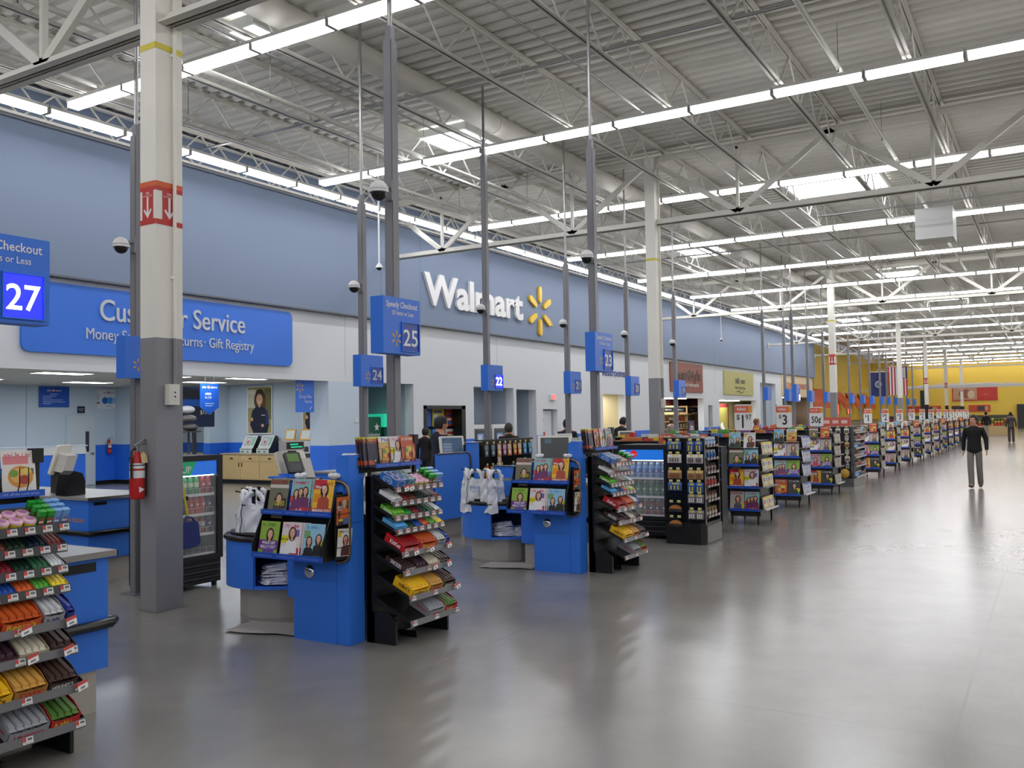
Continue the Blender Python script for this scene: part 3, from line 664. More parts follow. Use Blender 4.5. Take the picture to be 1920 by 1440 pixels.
# restroom interior detail, salon shelves
b = MB(); b.box(32.6, YW+2.2, 0, 33.9, YW+2.88, 2.7, mat('tan_wall_light', (.87, .82, .68), .45)); b.box(31.86, YW+2.18, 1.2, 33.9, YW+2.2, 1.32, P(170, 150, 110)); struct(b, 'wall_restroom_return', 'light tan inner wall of the restroom passage')
t = thing('salon_shelf', 'maple shelving of hair products inside the salon', 'shelf', (39.9, YW+.75, 0))
b = MB()
for z in (.3, .75, 1.15, 1.5, 1.85): b.box(0, 0, z, 5.2, .4, z+.04, wood)
b.box(0, .4, 0, 5.2, .44, 2.3, wood)
for x in (0, 1.7, 3.4, 5.16): b.box(x, 0, 0, x+.04, .4, 2.3, wood)
b.build('cabinet', t); b = MB(); b.M = FRONT(0, -.002, 0)
for x, s_ in ((.1, 'COLOR'), (1.8, 'PROFESSIONAL'), (3.5, 'STYLING')): b.rect(x, 1.98, x+1.4, 2.22, 0, blackp); b.scribble(x+.7, 2.06, .8, .09, paper, .001, int(x*9))
b.build('header_sign', t)
def bottle_mesh(col, cap, h=.2, r=.035, label=None):
    b = MB(); b.lathe([(.001, 0), (r, 0), (r, h*.7), (r*.5, h*.82), (r*.4, h*.86)], (0, 0, 0), P(*col, .3), 8); b.cyl((0, 0, h*.86), (0, 0, h), r*.45, P(*cap), n=8)
    return b.data('product_bottle')
bms = [bottle_mesh(c, k, h) for c, k, h in (((230, 230, 235), (60, 60, 60), .26), ((170, 40, 40), (30, 30, 30), .3), ((70, 80, 110), (220, 220, 220), .24), ((120, 80, 60), (230, 200, 120), .28))]
for zi, z in enumerate((.34, .79, 1.19, 1.54)):
    for k in range(13):
        me = bms[(k//3+zi) % 4]
        inst(me, 'product_bottle', 'hair product bottle in the row on the %s shelf of the salon' % ('lowest', 'second', 'third', 'top')[zi], 'bottle', (40.1+.38*k, YW+.9, z), (0, 0, 0), 'hair products on the %s salon shelf' % ('lowest', 'second', 'third', 'top')[zi])
t = thing('sale_poster', 'dark purple sale poster with white number in the salon', 'sign', (42.6, YW+.45, .9)); b = MB(); b.M = FRONT(0, 0, 0); b.prism(rrect(0, 0, .85, .65, .02), 0, .02, P(70, 50, 90)); b.text('20%', .42, .2, .3, paper, .021, 'c', .02); b.build('panel', t); b = MB(); b.box(.35, .0, -.9, .5, .04, 0, dgrey); b.build('post', t)
b = MB(); b.box(44.4, YW+.15, 0, 44.62, YW+.23, 2.2, P(120, 60, 60)); tag(b.build('vending_panel'), 'dark red panel in the narrow recess beside the salon', 'panel')
t = thing('flower_mural', 'framed mural of white orchids on olive in the nail shop', 'picture', (48.6, YW+1.3, .35))
b = MB(); b.M = FRONT(0, 0, 0); b.prism(rrect(0, 0, 3.0, 2.1, .02), 0, .05, P(140, 45, 45)); b.build('frame', t); b = MB(); b.M = FRONT(0, -.051, 0); b.rect(.2, .2, 1.48, 1.9, 0, P(165, 155, 75)); b.rect(1.52, .2, 2.8, 1.9, 0, P(165, 155, 75))
for cx, cy in ((.6, 1.3), (1.0, .9), (1.7, .8), (.5, .8), (2.0, .55)):
    for k in range(5): b.ell(cx+.15*cos(k*1.257), cy+.15*sin(k*1.257), .13, .11, .001+.0004*k, paper, 10)
    b.ell(cx, cy, .05, .05, .004, P(220, 190, 90), 8)
b.build('canvas', t)
t = thing('bakery_case', 'glowing bakery display case in the donut shop', 'display case', (60.3, YW+.4, 0)); b = MB(); b.box(0, 0, 0, 5.8, .8, 1.0, P(60, 60, 62)); b.box(0, .7, 1.0, 5.8, .8, 2.0, P(70, 50, 40)); b.box(0, 0, 1.9, 5.8, .8, 2.0, P(80, 80, 82)); b.build('cabinet', t)
b = MB(); wl = mat('warm_case_light', (1, .7, .35), .4, emit=3.0)
for z in (1.3, 1.6, 1.88): b.box(.1, .5, z, 3.2, .52, z+.02, wl)
b.build('case_light', t)
for k in range(14):
    b = MB(); b.tube([(.09*cos(a), .09*sin(a), 0) for a in [2*pi*q/10 for q in range(10)]], .04, P(*[(190, 120, 60), (150, 80, 40), (210, 150, 90)][k % 3]), 6, True)
    inst(b.data('donut'), 'donut', 'glazed donut in the row inside the glowing bakery case', 'donut', (60.6+.25*(k % 7)*1.6, YW+.7, 1.05 if k < 7 else 1.36), (0, 0, 0), 'donuts in the bakery case')

# ------------------------------------------------------------------ customer service room
t = thing('service_poster', 'blue site to store poster with white writing on the back wall', 'poster', (15.16, 24.88, 2.34))
b = MB(); b.M = FRONT(0, 0, 0); b.prism([(0, 0), (.93, 0), (.93, .6), (0, .6)], 0, .012, P(25, 85, 190)); b.text('site to store', .46, .46, .09, paper, .013, 'c', .01, .44); b.ell(.44, .49, .045, .045, .0125, orange, 10)
for k, wd in enumerate((.25, .38, .28, .6, .68, .25)): b.rect(.12 if k else .33, .37-k*.055, .12+wd if k else .58, .385-k*.055, .013, P(190, 210, 240))
b.build('printed_panel', t)
t = thing('service_poster', 'white poster with three blue circles on the back wall', 'poster', (16.98, 24.88, 2.3))
b = MB(); b.M = FRONT(0, 0, 0); b.prism([(0, 0), (.82, 0), (.82, .6), (0, .6)], 0, .012, P(225, 228, 232)); b.text('site to store', .42, .47, .07, P(40, 100, 190), .013, 'c', .01, .36); b.ell(.4, .49, .04, .04, .0125, orange, 10)
for k, c in enumerate(((30, 110, 200), (80, 150, 215), (160, 195, 230))): b.ell(.28+.17*k, .25, .105, .105, .013+.0005*k, P(*c), 18)
b.rect(.01, .15, .1, .2, .013, P(90, 80, 110)); b.rect(.01, .25, .1, .45, .013, P(190, 200, 210)); b.rect(.7, .3, .8, .36, .013, P(120, 125, 130)); b.rect(.33, .07, .5, .085, .013, P(90, 130, 190)); b.build('printed_panel', t)
b = MB(); b.M = FRONT(16.35, 24.88, 2.17); b.prism([(0, 0), (.24, 0), (.24, .2), (0, .2)], 0, .01, P(30, 32, 60)); b.text('THIS IS NOT', .12, .11, .036, paper, .011, 'c', .01); b.text('AN EXIT', .12, .06, .036, paper, .011, 'c', .01); tag(b.build('door_notice'), 'small dark notice with white words above the service room door', 'sign')
b = MB(); b.box(15.98, 24.86, 0, 16.94, 24.9, 2.13, wallpale); b.box(16.03, 24.85, .01, 16.89, 24.86, 2.08, mat('door_pale', (.80, .84, .87), .5)); o = struct(b, 'door_2', 'pale grey back door in the service room', bevel=.004)
b = MB(); b.box(16.6, 24.82, 1.1, 16.7, 24.85, 1.62, P(55, 60, 75)); b.box(16.63, 24.81, 1.02, 16.69, 24.85, 1.12, P(30, 30, 40)); b.build('lock_plate', o); b = MB(); b.cyl((16.84, 24.80, .95), (16.84, 24.85, .95), .03, steel, n=10); b.box(16.74, 24.79, .94, 16.85, 24.81, .965, steel); b.build('door_handle', o)
def extinguisher(loc, label, sc=1, rz=0):
    t = thing('fire_extinguisher', label, 'fire extinguisher', loc, rz); t.scale = (sc,)*3
    b = MB(); b.lathe([(.001, 0), (.065, 0), (.068, .02), (.068, .36), (.06, .40), (.03, .43), (.022, .45)], (0, 0, 0), redm, 18); b.build('cylinder', t)
    b = MB(); b.lathe([(.0685, .20), (.0685, .34)], (0, 0, 0), paper, 18); b.lathe([(.069, .27), (.069, .29)], (0, 0, 0), signred, 18); b.lathe([(.0690, .315), (.0690, .325)], (0, 0, 0), P(60, 60, 60), 18)
    b.build('label_band', t); b = MB(); b.M = FRONT(0, -.0695, .09); b.poly([(-.03, -.03), (.03, 0), (-.03, .03)], 0, paper); b.build('arrow_label', t)
    b = MB(); b.cyl((0, 0, .45), (0, 0, .50), .02, steel, n=10); b.bar((-.03, 0, .49), (.10, 0, .53), .02, .012, steel); b.bar((-.03, 0, .505), (.09, 0, .565), .02, .01, steel); b.build('valve_handle', t)
    b = MB(); b.tube([(-.02, 0, .48), (-.075, -.02, .46), (-.085, -.03, .36), (-.083, -.03, .20)], .012, blackp, 6); b.build('hose', t)
    b = MB(); b.M = FR((.02, -.073, .39), (1, .1, 0), (0, .25, 1)); b.prism([(-.035, -.05), (.035, -.05), (.035, .03), (0, .06), (-.035, .03)], 0, .003, P(215, 195, 140)); b.build('inspection_tag', t)
    return t
extinguisher((5.545, 7.50, 1.08), 'red fire extinguisher with tag hanging on the cream column')
extinguisher((17.36, 24.80, .93), 'small red fire extinguisher on the service room back wall', .92)
b = MB(); b.box(5.60, 7.48, 1.1, 5.639, 7.52, 1.5, dgrey); tag(b.build('extinguisher_bracket'), 'dark bracket holding the red extinguisher on the column', 'bracket')
# half wall
b = MB(); b.box(11.0, 21.72, .1, 14.5, 21.92, 1.06, walldado); b.box(11.0, 21.70, 1.06, 14.5, 21.94, 1.26, wallwhite); b.box(10.9, 21.68, 1.26, 14.55, 21.96, 1.29, wallpale); b.box(14.5, 21.71, 0, 14.53, 21.93, 1.06, nichegrey); b.box(11, 21.73, 0, 14.5, 21.91, .1, baseblk)
tag(b.build('half_wall'), 'low white and blue half wall in the customer service room', 'partition', kind='structure')
# portraits of staff (plain photographs)
def portrait(y0, y1, z0, z1, label, left):
    W_ = y1-y0; H_ = z1-z0; t = thing('portrait_poster', label, 'poster', (19.435, y1, z0))
    b = MB(); b.M = LEFT(0, 0, 0); b.prism(rrect(0, 0, W_, H_, .05), 0, .02, paper); b.build('border', t)
    b = MB(); b.M = LEFT(-.0205, 0, 0); m_ = .035
    b.rect(m_, m_, W_-m_, H_-m_, 0, P(165, 155, 100)); b.rect(m_, H_*.55, W_*.35, H_*.93, .0005, P(225, 222, 195)); b.rect(W_*.7, H_*.3, W_-m_, H_-m_-.05, .0005, P(110, 110, 60)); b.rect(m_, m_, W_*.3, H_*.25, .0005, P(190, 165, 140))
    for k in range(4): b.rect(m_+.03+k*.07, H_*.5, m_+.05+k*.07, H_*.83, .001, P(150, 150, 140))
    cx = W_*.5; b.ell(cx+.02, H_*.70, W_*.23, H_*.24, .001, P(70, 45, 30), 20); b.ell(cx+.06, H_*.6, W_*.2, H_*.2, .0012, P(95, 65, 40), 16)
    b.poly([(W_*.12, H_*.2), (W_*.2, H_*.48), (W_*.38, H_*.58), (W_*.62, H_*.58), (W_*.82, H_*.48), (W_*.88, H_*.2), (W_*.8, m_), (W_*.25, m_)], .0015, P(24, 26, 45)); b.poly([(W_*.75, H_*.2), (W_*.72, H_*.5), (W_*.83, H_*.46), (W_*.88, H_*.2)], .002, P(35, 45, 110))
    b.ell(cx, H_*.6, .055, .07, .002, P(200, 150, 115), 12); b.ell(cx, H_*.72, W_*.125, H_*.115, .0025, P(222, 172, 135), 18)
    for s_ in (-1, 1): b.ell(cx+s_*.05, H_*.735, .018, .01, .003, P(50, 35, 30), 8)
    b.poly([(cx-.05, H_*.67), (cx, H_*.655), (cx+.05, H_*.67), (cx, H_*.672)], .003, paper); b.poly([(cx-.01, H_*.70), (cx+.014, H_*.70), (cx, H_*.72)], .003, P(200, 145, 110))
    b.poly([(W_*.2, H_*.27), (W_*.72, H_*.2), (W_*.74, H_*.14), (W_*.22, H_*.18)], .003, P(30, 32, 55)); b.ell(W_*.62, H_*.18, .06, .05, .0035, P(215, 165, 130), 10); b.ell(W_*.2, H_*.31, .05, .06, .0035, P(215, 165, 130), 10); b.rect(W_*.58, H_*.385, W_*.72, H_*.4, .003, paper)
    b.build('photograph', t)
portrait(20.0, 21.06, 1.45, 2.9, 'framed portrait of a curly-haired woman in navy above the kiosks', True)
portrait(17.85, 18.79, 1.47, 2.96, 'framed portrait partly behind the drop film sign', False)
# hanging banners
t = thing('hanging_sign', 'blue hanging sign telling to drop film here with arrow', 'sign', (15.5, 15.2, 2.02))
b = MB(); b.M = FRONT(0, 0, 0); b.prism([(0, 0), (.6, 0), (.6, .75), (0, .75)], -.01, .01, bluesign); b.build('panel', t); b = MB(); b.M = FRONT(0, -.011, 0); spark(b, .13, .58, .13, sparko, .001); b.text('Drop film', .52, .33, .13, lettersd, .001, 'r', 0, .42); b.text('here', .52, .22, .13, lettersd, .001, 'r')
b.tube([(.38, .14, .002), (.45, .06, .002), (.52, .14, .002)], .009, lettersd, 5); b.build('lettering', t)
t = thing('hanging_sign', 'blue arrow-pointed banner hanging in the customer service room', 'sign', (14.25, 17.0, 2.0))
b = MB(); b.M = FRONT(0, 0, 0); b.prism([(0, .17), (.27, 0), (.54, .17), (.54, .72), (0, .72)], -.008, .008, P(28, 85, 185)); b.build('panel', t); b = MB(); b.M = FRONT(0, -.009, 0); b.text('site to store', .27, .62, .08, paper, .001, 'c', .01, .44); b.ell(.24, .645, .04, .04, .0005, orange, 10); b.scribble(.24, .46, .2, .07, paper, .001, 2); b.scribble(.23, .37, .18, .07, paper, .001, 3); b.rect(.14, .25, .4, .27, .001, P(150, 180, 225)); b.rect(.14, .2, .36, .22, .001, P(150, 180, 225)); b.build('lettering', t)
for xx in (14.4, 14.65):
    b = MB(); b.cyl((xx-14.25, 0, .72), (xx-14.25, 0, .97), .004, steel, n=5); b.build('hanger', t)
t = thing('price_board', 'dark blue price board with white prices in customer service', 'sign', (16.4, 20.4, 1.7))
b = MB(); b.M = FRONT(0, 0, 0); b.prism(rrect(0, 0, 1.2, 1.1, .02), -.02, 0, P(35, 45, 75)); b.box(.5, -1.7, -.1, .6, 0, -.04, dgrey); b.build('board', t); b = MB(); b.M = FRONT(0, -.001, 0)
for k, s_ in enumerate(('$6', '$695', '$1788')): b.rect(.03, .83-k*.25, 1.17, 1.02-k*.25, .0005, P(30+k*8, 90, 180) if k % 2 else P(40, 42, 50)); b.text(s_, 1.1, .86-k*.25, .16, paper, .001, 'r', .015)
b.build('lettering', t)
for k in range(3):
    b = MB(); b.sph((0, 0, .1), .2, [P(205, 205, 210), P(100, 95, 92), P(80, 76, 74)][k], (1.15, .8, .5), 14); o = b.build('bundled_blanket', loc=(16.0+.05*k, 19.6, 2.07-.235*k)); tag(o, 'rolled %s bundle on the hanging rack beyond the column' % ('pale', 'grey', 'dark')[k], 'bundle')
b = MB(); b.cyl((16.05, 19.6, 0), (16.05, 19.6, 1.60), .03, dgrey); b.box(15.8, 19.4, 1.57, 16.3, 19.8, 1.60, dgrey); b.box(15.8, 19.3, 0, 16.3, 19.9, .03, dgrey); tag(b.build('merchandise_stand'), 'thin grey stand holding rolled bundles behind the column', 'stand')
# kiosk cabinet
t = thing('kiosk_cabinet', 'maple base cabinet along the service room side wall', 'cabinet', (18.82, 18.3, 0))
b = MB(); b.box(.06, 0, 0, .6, 3.2, .12, baseblk); b.box(0, 0, .12, .6, 3.2, .86, wood); b.build('body', t); b = MB(); b.box(-.03, -.02, .86, .6, 3.25, .90, mat('counter_tan', (.70, .64, .56), .4)); b.build('worktop', t, bevel=.006)
for k in range(4):
    b = MB(); b.M = LEFT(0, 3.18-k*.79, 0); b.prism([(.02, .66), (.77, .66), (.77, .84), (.02, .84)], 0, .012, wood); d = b.build('drawer', t); b = MB(); b.M = LEFT(-.012, 3.18-k*.79, 0); b.box(.36, .73, 0, .46, .765, .02, blackp); b.build('pull', d)
for k in range(4):
    b = MB(); b.M = LEFT(0, 3.18-k*.79, 0); b.prism([(.02, .14), (.77, .14), (.77, .64), (.02, .64)], 0, .012, wood); d = b.build('door', t); b = MB(); b.M = LEFT(-.012, 3.18-k*.79, 0); xx = .72 if k % 2 == 0 else .05; b.box(xx, .5, 0, xx+.015, .62, .02, blackp); b.build('pull', d)
t = thing('base_cabinet', 'maple cabinet end past the blue pier', 'cabinet', (18.35, 22.2, 0)); b = MB(); b.box(0, 0, .1, .9, 1.2, .86, wood); b.build('body', t); b = MB(); b.box(-.03, -.02, .86, .92, 1.25, .9, wood); b.build('worktop', t)
green = P(45, 130, 105)
for k, y in enumerate((20.42, 19.72)):
    t = thing('photo_kiosk', 'white and green photo kiosk on the maple cabinet, %s' % ('beside the pier' if k == 0 else 'nearer the portraits'), 'kiosk', (19.0, y+.5, .901))
    b = MB(); b.M = LEFT(0, 0, 0)
    pf = [(0, 0), (.36, 0), (.36, .5), (.26, .5), (.05, .14), (0, .1)]
    b.M = FR((0, 0, 0), (1, 0, 0), (0, 0, 1)); b.prism(pf, 0, .5, P(40, 48, 46)); b.build('body', t)
    # sloping fascia
    dv = Vector((.21, 0, .36)).normalized(); b = MB(); b.M = FR((.04, 0, .13), (0, -1, 0), dv); b.prism(rrect(0, 0, .5, .43, .03), 0, .012, P(215, 218, 212)); b.rect(.07, .1, .32, .38, .013, P(120, 130, 130)); b.rect(.09, .12, .3, .36, .014, P(200, 205, 205)); b.rect(.16, .16, .24, .26, .015, P(200, 90, 100)); b.rect(.36, .1, .46, .38, .013, P(140, 190, 170)); b.build('screen_panel', t)
    b = MB(); b.M = LEFT(-.001, 0, 0); b.prism(rrect(0, 0, .5, .14, .02), 0, .01, P(210, 214, 210)); b.rect(.05, .02, .17, .06, .011, green); b.rect(.28, .02, .38, .06, .011, green); b.rect(.04, .1, .46, .12, .011, blackp); b.build('lower_panel', t)
for k, (yy, nm) in enumerate(((18.65, 'first'), (18.05, 'second'))):
    t = thing('photo_printer', 'white desktop printer with orange framed screen, %s from the kiosks' % nm, 'printer', (18.9, yy+.4, .901)); b = MB(); b.box(0, -.45, 0, .5, 0, .36, P(205, 207, 208)); b.box(-.01, -.4, .05, 0, -.2, .2, P(60, 60, 66)); b.build('body', t, bevel=.02); b = MB(); b.M = FR((.05, -.03, .37), (0, -1, 0), (.25, 0, 1)); b.prism(rrect(0, 0, .4, .32, .02), 0, .03, P(225, 165, 60)); b.rect(.04, .04, .36, .28, .031, P(215, 222, 215)); b.build('screen', t)
b = MB(); b.box(17.95, 22.3, .901, 18.3, 22.9, 1.25, P(30, 40, 70)); 
# wall outlet on pier
b = MB(); b.box(17.35, YW-.02, 1.75, 17.43, YW-.006, 1.87, white); tag(b.build('wall_outlet'), 'small white outlet on the pale blue wall pier', 'outlet')
# kiosk alcove: green machines
t = thing('service_kiosk', 'tall green machine with lit screen and white star in the alcove', 'kiosk', (18.35, 15.75, 0))
b = MB(); g1 = mat('kiosk_green', (.06, .36, .27), .4); b.box(0, 0, 0, .95, .6, 1.9, g1); b.build('body', t, bevel=.02); b = MB(); b.M = FRONT(0, -.005, 0); b.rect(.05, 1.1, .28, 1.75, 0, mat('kiosk_screen', (.55, .78, .9), .3, emit=.6)); b.text('coinstar', .62, 1.35, .2, paper, .001, 'c', .01, .55)
b.poly([(.75+.12*(1 if q % 2 == 0 else .45)*sin(q*pi/5), 1.62+.12*(1 if q % 2 == 0 else .45)*cos(q*pi/5)) for q in range(10)], .001, paper); b.build('front_graphics', t)
t = thing('service_kiosk', 'second green machine with glowing star header in the alcove', 'kiosk', (19.36, 15.7, 0)); b = MB(); b.box(0, 0, 0, .4, .6, 1.62, g1); b.build('body', t, bevel=.01); b = MB(); b.box(-.05, -.02, 1.62, .4, .6, 1.98, mat('kiosk_header', (.15, .75, .6), .4, emit=.7)); b.M = FRONT(0, -.022, 0); b.poly([(.18+.11*(1 if q % 2 == 0 else .45)*sin(q*pi/5), 1.8+.11*(1 if q % 2 == 0 else .45)*cos(q*pi/5)) for q in range(10)], .001, paper); b.build('header', t); b = MB(); b.M = FRONT(0, -.002, 0); b.rect(.06, .7, .34, 1.5, 0, P(40, 90, 130)); b.build('front_graphics', t)
# fridges and notices in the alcove
for k in range(2):
    t = thing('upright_fridge', 'white glass-door fridge in the alcove, %s' % ('left one with notices above' if k == 0 else 'right one beside the suited man'), 'fridge', (22.85+1.12*k, 15.0, 0))
    b = MB(); b.box(0, .1, 0, 1.08, .9, 1.62, white); b.build('body', t, bevel=.015); b = MB(); b.box(.08, .06, .2, 1.0, .1, 1.5, P(90, 100, 105)); b.box(.12, .05, .25, .96, .06, 1.45, P(60, 70, 78)); b.rect(0, 0, 0, 0, 0, white); d = b.build('door', t); b = MB(); b.box(.03, .03, .7, .06, .09, 1.1, dgrey); b.build('handle', d)
    b = MB(); b.M = FRONT(0, .049, 0); b.rect(.15, .9, .5, 1.35, 0, P(120, 165, 215)); b.rect(.2, 1.0, .4, 1.3, .001, P(200, 215, 235)); b.build('painted_door_reflection', t)  # pale blue rectangles painted as a reflection in the door glass
b = MB(); b.M = FRONT(22.95, 15.9, 1.95); b.prism([(0, 0), (.45, 0), (.45, .7), (0, .7)], 0, .01, paper); b.rect(0, .56, .45, .7, .011, signred); b.scribble(.22, .6, .26, .06, paper, .012, 5); b.rect(.12, .1, .18, .4, .012, blackp); b.rect(.24, .1, .3, .4, .012, blackp); tag(b.build('wall_notice'), 'white notice with red header hanging in the grey alcove', 'sign')
b = MB(); b.M = FRONT(22.92, 15.9, 1.25); b.prism([(0, 0), (.7, 0), (.7, .6), (0, .6)], 0, .01, paper); b.poly([(0, .6), (0, .25), (.3, .3), (.7, .6)], .011, P(45, 45, 95)); b.rect(.08, .38, .12, .52, .012, paper); b.rect(.2, .1, .6, .14, .012, P(120, 130, 160)); tag(b.build('wall_notice'), 'white and navy notice above the left fridge', 'sign')
# flags
def flag(loc, W_, H_, label, us):
    t = thing('hanging_flag', label, 'flag', loc); b = MB(); n = 16
    b.M = LEFT(0, 0, 0)
    def strip_(x0, x1, y0, y1, m, d=0):
        nx = max(1, int((x1-x0)/W_*n)); vs = []; fs = []
        for i in range(nx+1):
            x = x0+(x1-x0)*i/nx
            for y in (y0, y1): vs.append((x, y, d+.05*sin(x/W_*14)+.006))
        for i in range(nx): fs.append((2*i, 2*i+2, 2*i+3, 2*i+1))
        b.add(vs, fs, m, True); b.add([(q[0], q[1], q[2]-.012) for q in vs], [f[::-1] for f in fs], m, True)
    if us:
        for k in range(13): strip_(W_*k/13, W_*(k+1)/13, 0, H_, P(185, 45, 55) if k % 2 == 0 else P(230, 230, 230))
        strip_(W_*6/13, W_, H_*.6, H_, P(45, 50, 110), .02)
        for i in range(5):
            for j in range(6): b.ell(W_*(.52+.09*i), H_*(.64+.06*j), .05, .05, .09, paper, 5)
    else:
        strip_(0, W_, 0, H_, P(35, 45, 105)); b.ell(W_*.45, H_*.5, .2, .21, .075, P(170, 175, 180), 18); b.ell(W_*.45, H_*.5, .13, .14, .08, P(90, 110, 130), 14)
    b.build('cloth', t); b = MB(); b.cyl((0, .1, H_+.02), (0, -W_-.1, H_+.02), .03, wood, n=8)
    for x in (0, W_): b.cyl((0, -x, H_), (0, -x, 7.66-loc[2]), .006, steel, n=4)
    b.build('rod', t)
flag((58.0, 9.46, 2.78), .97, 1.45, 'dark blue state flag hanging above the far registers', False)
flag((58.0, 8.46, 2.82), 1.06, 1.7, 'red and white striped national flag hanging above the far registers', True)
# far end: awnings, food counter, red signs, black screens
awn = mat('orange_awning', (.90, .38, .17), .5)
for i, (x0, x1, z0, z1) in enumerate(((69.5, 80, 2.75, 3.9), (84, 88, 2.7, 3.8), (90, 94, 2.7, 3.8), (96, 101, 2.7, 3.8))):
    b = MB(); b.add([(x0, 16.99, z1), (x1, 16.99, z1), (x1-.4, 16.0, z0), (x0+.4, 16.0, z0), (x0, 16.99, z1-.06), (x1, 16.99, z1-.06), (x1-.4, 16.0, z0-.5), (x0+.4, 16.0, z0-.5)], [(0, 3, 2, 1), (3, 7, 6, 2), (0, 4, 7, 3), (1, 2, 6, 5), (4, 5, 6, 7)], awn)
    tag(b.build('awning'), 'orange sloped awning on the yellow side wall, %s past the blue wall' % ORD[i], 'awning', 'awnings on the yellow wall')
b = MB(); b.box(69, 16.0, 0, 102, 16.9, 1.1, P(150, 140, 130)); b.box(69, 15.95, 1.1, 102, 16.95, 1.15, P(90, 85, 82)); tag(b.build('food_counter'), 'long beige food counter under the orange awnings', 'counter')
lit = mat('menu_light', (1, .45, .3), .4, emit=1.6)
for i, x in enumerate((78.0, 84.5, 90.5)):
    b = MB(); b.box(x, 16.9, 1.75, x+1.8, 16.96, 2.65, lit); b.box(x-.06, 16.92, 1.7, x+1.86, 16.99, 2.7, P(60, 40, 36)); tag(b.build('menu_board'), 'glowing red menu board under an awning, %s from the blue wall' % ORD[i], 'sign', 'menu boards')
xe = X1-.02
def endsign(y0, y1, z0, z1, label, m, extra=None):
    t = thing('end_wall_sign', label, 'sign', (xe, y1, z0)); W_ = y1-y0; H_ = z1-z0
    b = MB(); b.M = LEFT(0, 0, 0); b.prism([(0, 0), (W_, 0), (W_, H_), (0, H_)], 0, .06, m); b.build('panel', t)
    b = MB(); b.M = LEFT(-.061, 0, 0)
    if extra == 1: b.rect(.1, .1, W_*.55, H_-.1, 0, P(190, 150, 120)); b.ell(W_*.3, H_*.5, W_*.16, H_*.32, .001, P(150, 90, 70)); b.ell(W_*.42, H_*.45, W_*.08, H_*.3, .002, P(215, 190, 160)); b.scribble(W_*.77, H_*.35, .9, .3, P(225, 120, 105), .001, 4)
    else: b.rect(W_*.4, .1, W_*.75, H_-.1, 0, P(70, 60, 60)); b.ell(W_*.82, H_*.5, W_*.08, H_*.35, .001, P(200, 160, 120))
    b.build('print', t)
endsign(4.9, 9.1, 2.9, 4.35, 'wide red picture sign on the yellow end wall', P(200, 55, 45), 1)
endsign(5.6, 7.6, 1.75, 2.45, 'orange menu sign under the red picture sign', P(205, 75, 45))
endsign(10.2, 13.5, 1.75, 2.45, 'orange menu sign left of the red picture sign', P(205, 75, 45))
endsign(8.0, 9.2, 1.75, 2.4, 'dark menu sign beside the orange one on the end wall', P(60, 45, 45))
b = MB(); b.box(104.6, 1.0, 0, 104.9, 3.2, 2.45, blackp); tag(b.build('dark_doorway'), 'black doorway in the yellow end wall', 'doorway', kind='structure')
b = MB()
for k in range(7):
    y0 = 2.5+k*1.4; b.cyl((84, y0, 4.1-.04*k), (84, y0+6, 4.15-.1*k), .03, white, n=6); b.cyl((84+1.5*k, 1.0, 4.0), (84+1.5*k, 14, 4.0), .025, white, n=6)
for yy in (2, 8, 13): b.cyl((84, yy, 4.1), (84, yy, 6.9), .01, white, n=4)
tag(b.build('overhead_rack'), 'white overhead pipe lattice hanging before the yellow end wall', 'lattice')
# produce shelving at the far end
pc = [(120, 150, 60), (190, 60, 50), (210, 150, 60), (90, 120, 50), (200, 190, 80), (150, 90, 60)]
for i in range(5):
    y0 = 2.6+i*1.9; t = thing('produce_stand', 'far produce stand with coloured goods, %s from the right' % ORD[i], 'stand', (76, y0, 0), 0, 'produce stands')
    b = MB(); b.box(0, 0, 0, 1.2, 1.7, .7, wood); b.box(.9, 0, .7, 1.2, 1.7, 1.5, P(70, 65, 60)); b.build('bench', t)
    for r in range(3):
        b = MB()
        for k in range(8): b.sph((.15+.3*r, .12+k*.21, .76+.2*r), .12, P(*pc[(i+r+k//3) % 6]), n=6)
        g = b.build('goods', t); g['kind'] = 'stuff'; 
b = MB(); b.box(62, 4.6, 0, 63, 5.5, 2.6, blackp); 
for i, (x, y) in enumerate(((73, 8.2),)):
    t = thing('hanging_screen', 'black hanging display screen in the distance, %s from the columns' % ORD[i], 'screen', (x, y, 2.1)); b = MB(); b.box(-.05, -.28, 0, .05, .28, 1.3, blackp); b.build('panel', t); b = MB(); b.cyl((0, 0, 1.3), (0, 0, 5.56), .03, dgrey, n=6); b.build('pole', t)

# ------------------------------------------------------------------ register poles, number signs, cameras
def camera_dome(loc, label, arm=.12, sc=1):
    t = thing('security_camera', label, 'security camera', loc, 0, 'dome cameras on register poles'); t.scale = (sc,)*3
    b = MB(); b.sph((0, 0, 0), .085, white, (1, 1, 1), 14, z0=0); b.cyl((0, 0, -.02), (0, 0, .0), .085, white, n=14); b.build('housing', t)
    b = MB(); b.sph((0, 0, -.02), .07, blackp, (1, 1, 1), 12, z1=0); b.build('dome', t)
    b = MB(); b.cyl((0, 0, .05), (arm/sc, 0, .05), .02, polegrey, n=8); b.box(arm/sc-.01, -.03, -.06, arm/sc+.015, .03, .12, polegrey); b.build('bracket', t)
litnum = mat('lit_blue_panel', (.12, .16, .95), .3, emit=1.6); litw = mat('lit_white_number', (.9, .93, 1), .3, emit=6); dim = mat('unlit_number', (.78, .80, .82), .2, metal=.2)
darkblue = mat('sign_recess_blue', (.12, .28, .66), .35)
NW = {'19': 'nineteen', '20': 'twenty', '21': 'twenty-one', '22': 'twenty-two', '23': 'twenty-three', '24': 'twenty-four', '25': 'twenty-five', '26': 'twenty-six', '27': 'twenty-seven'}
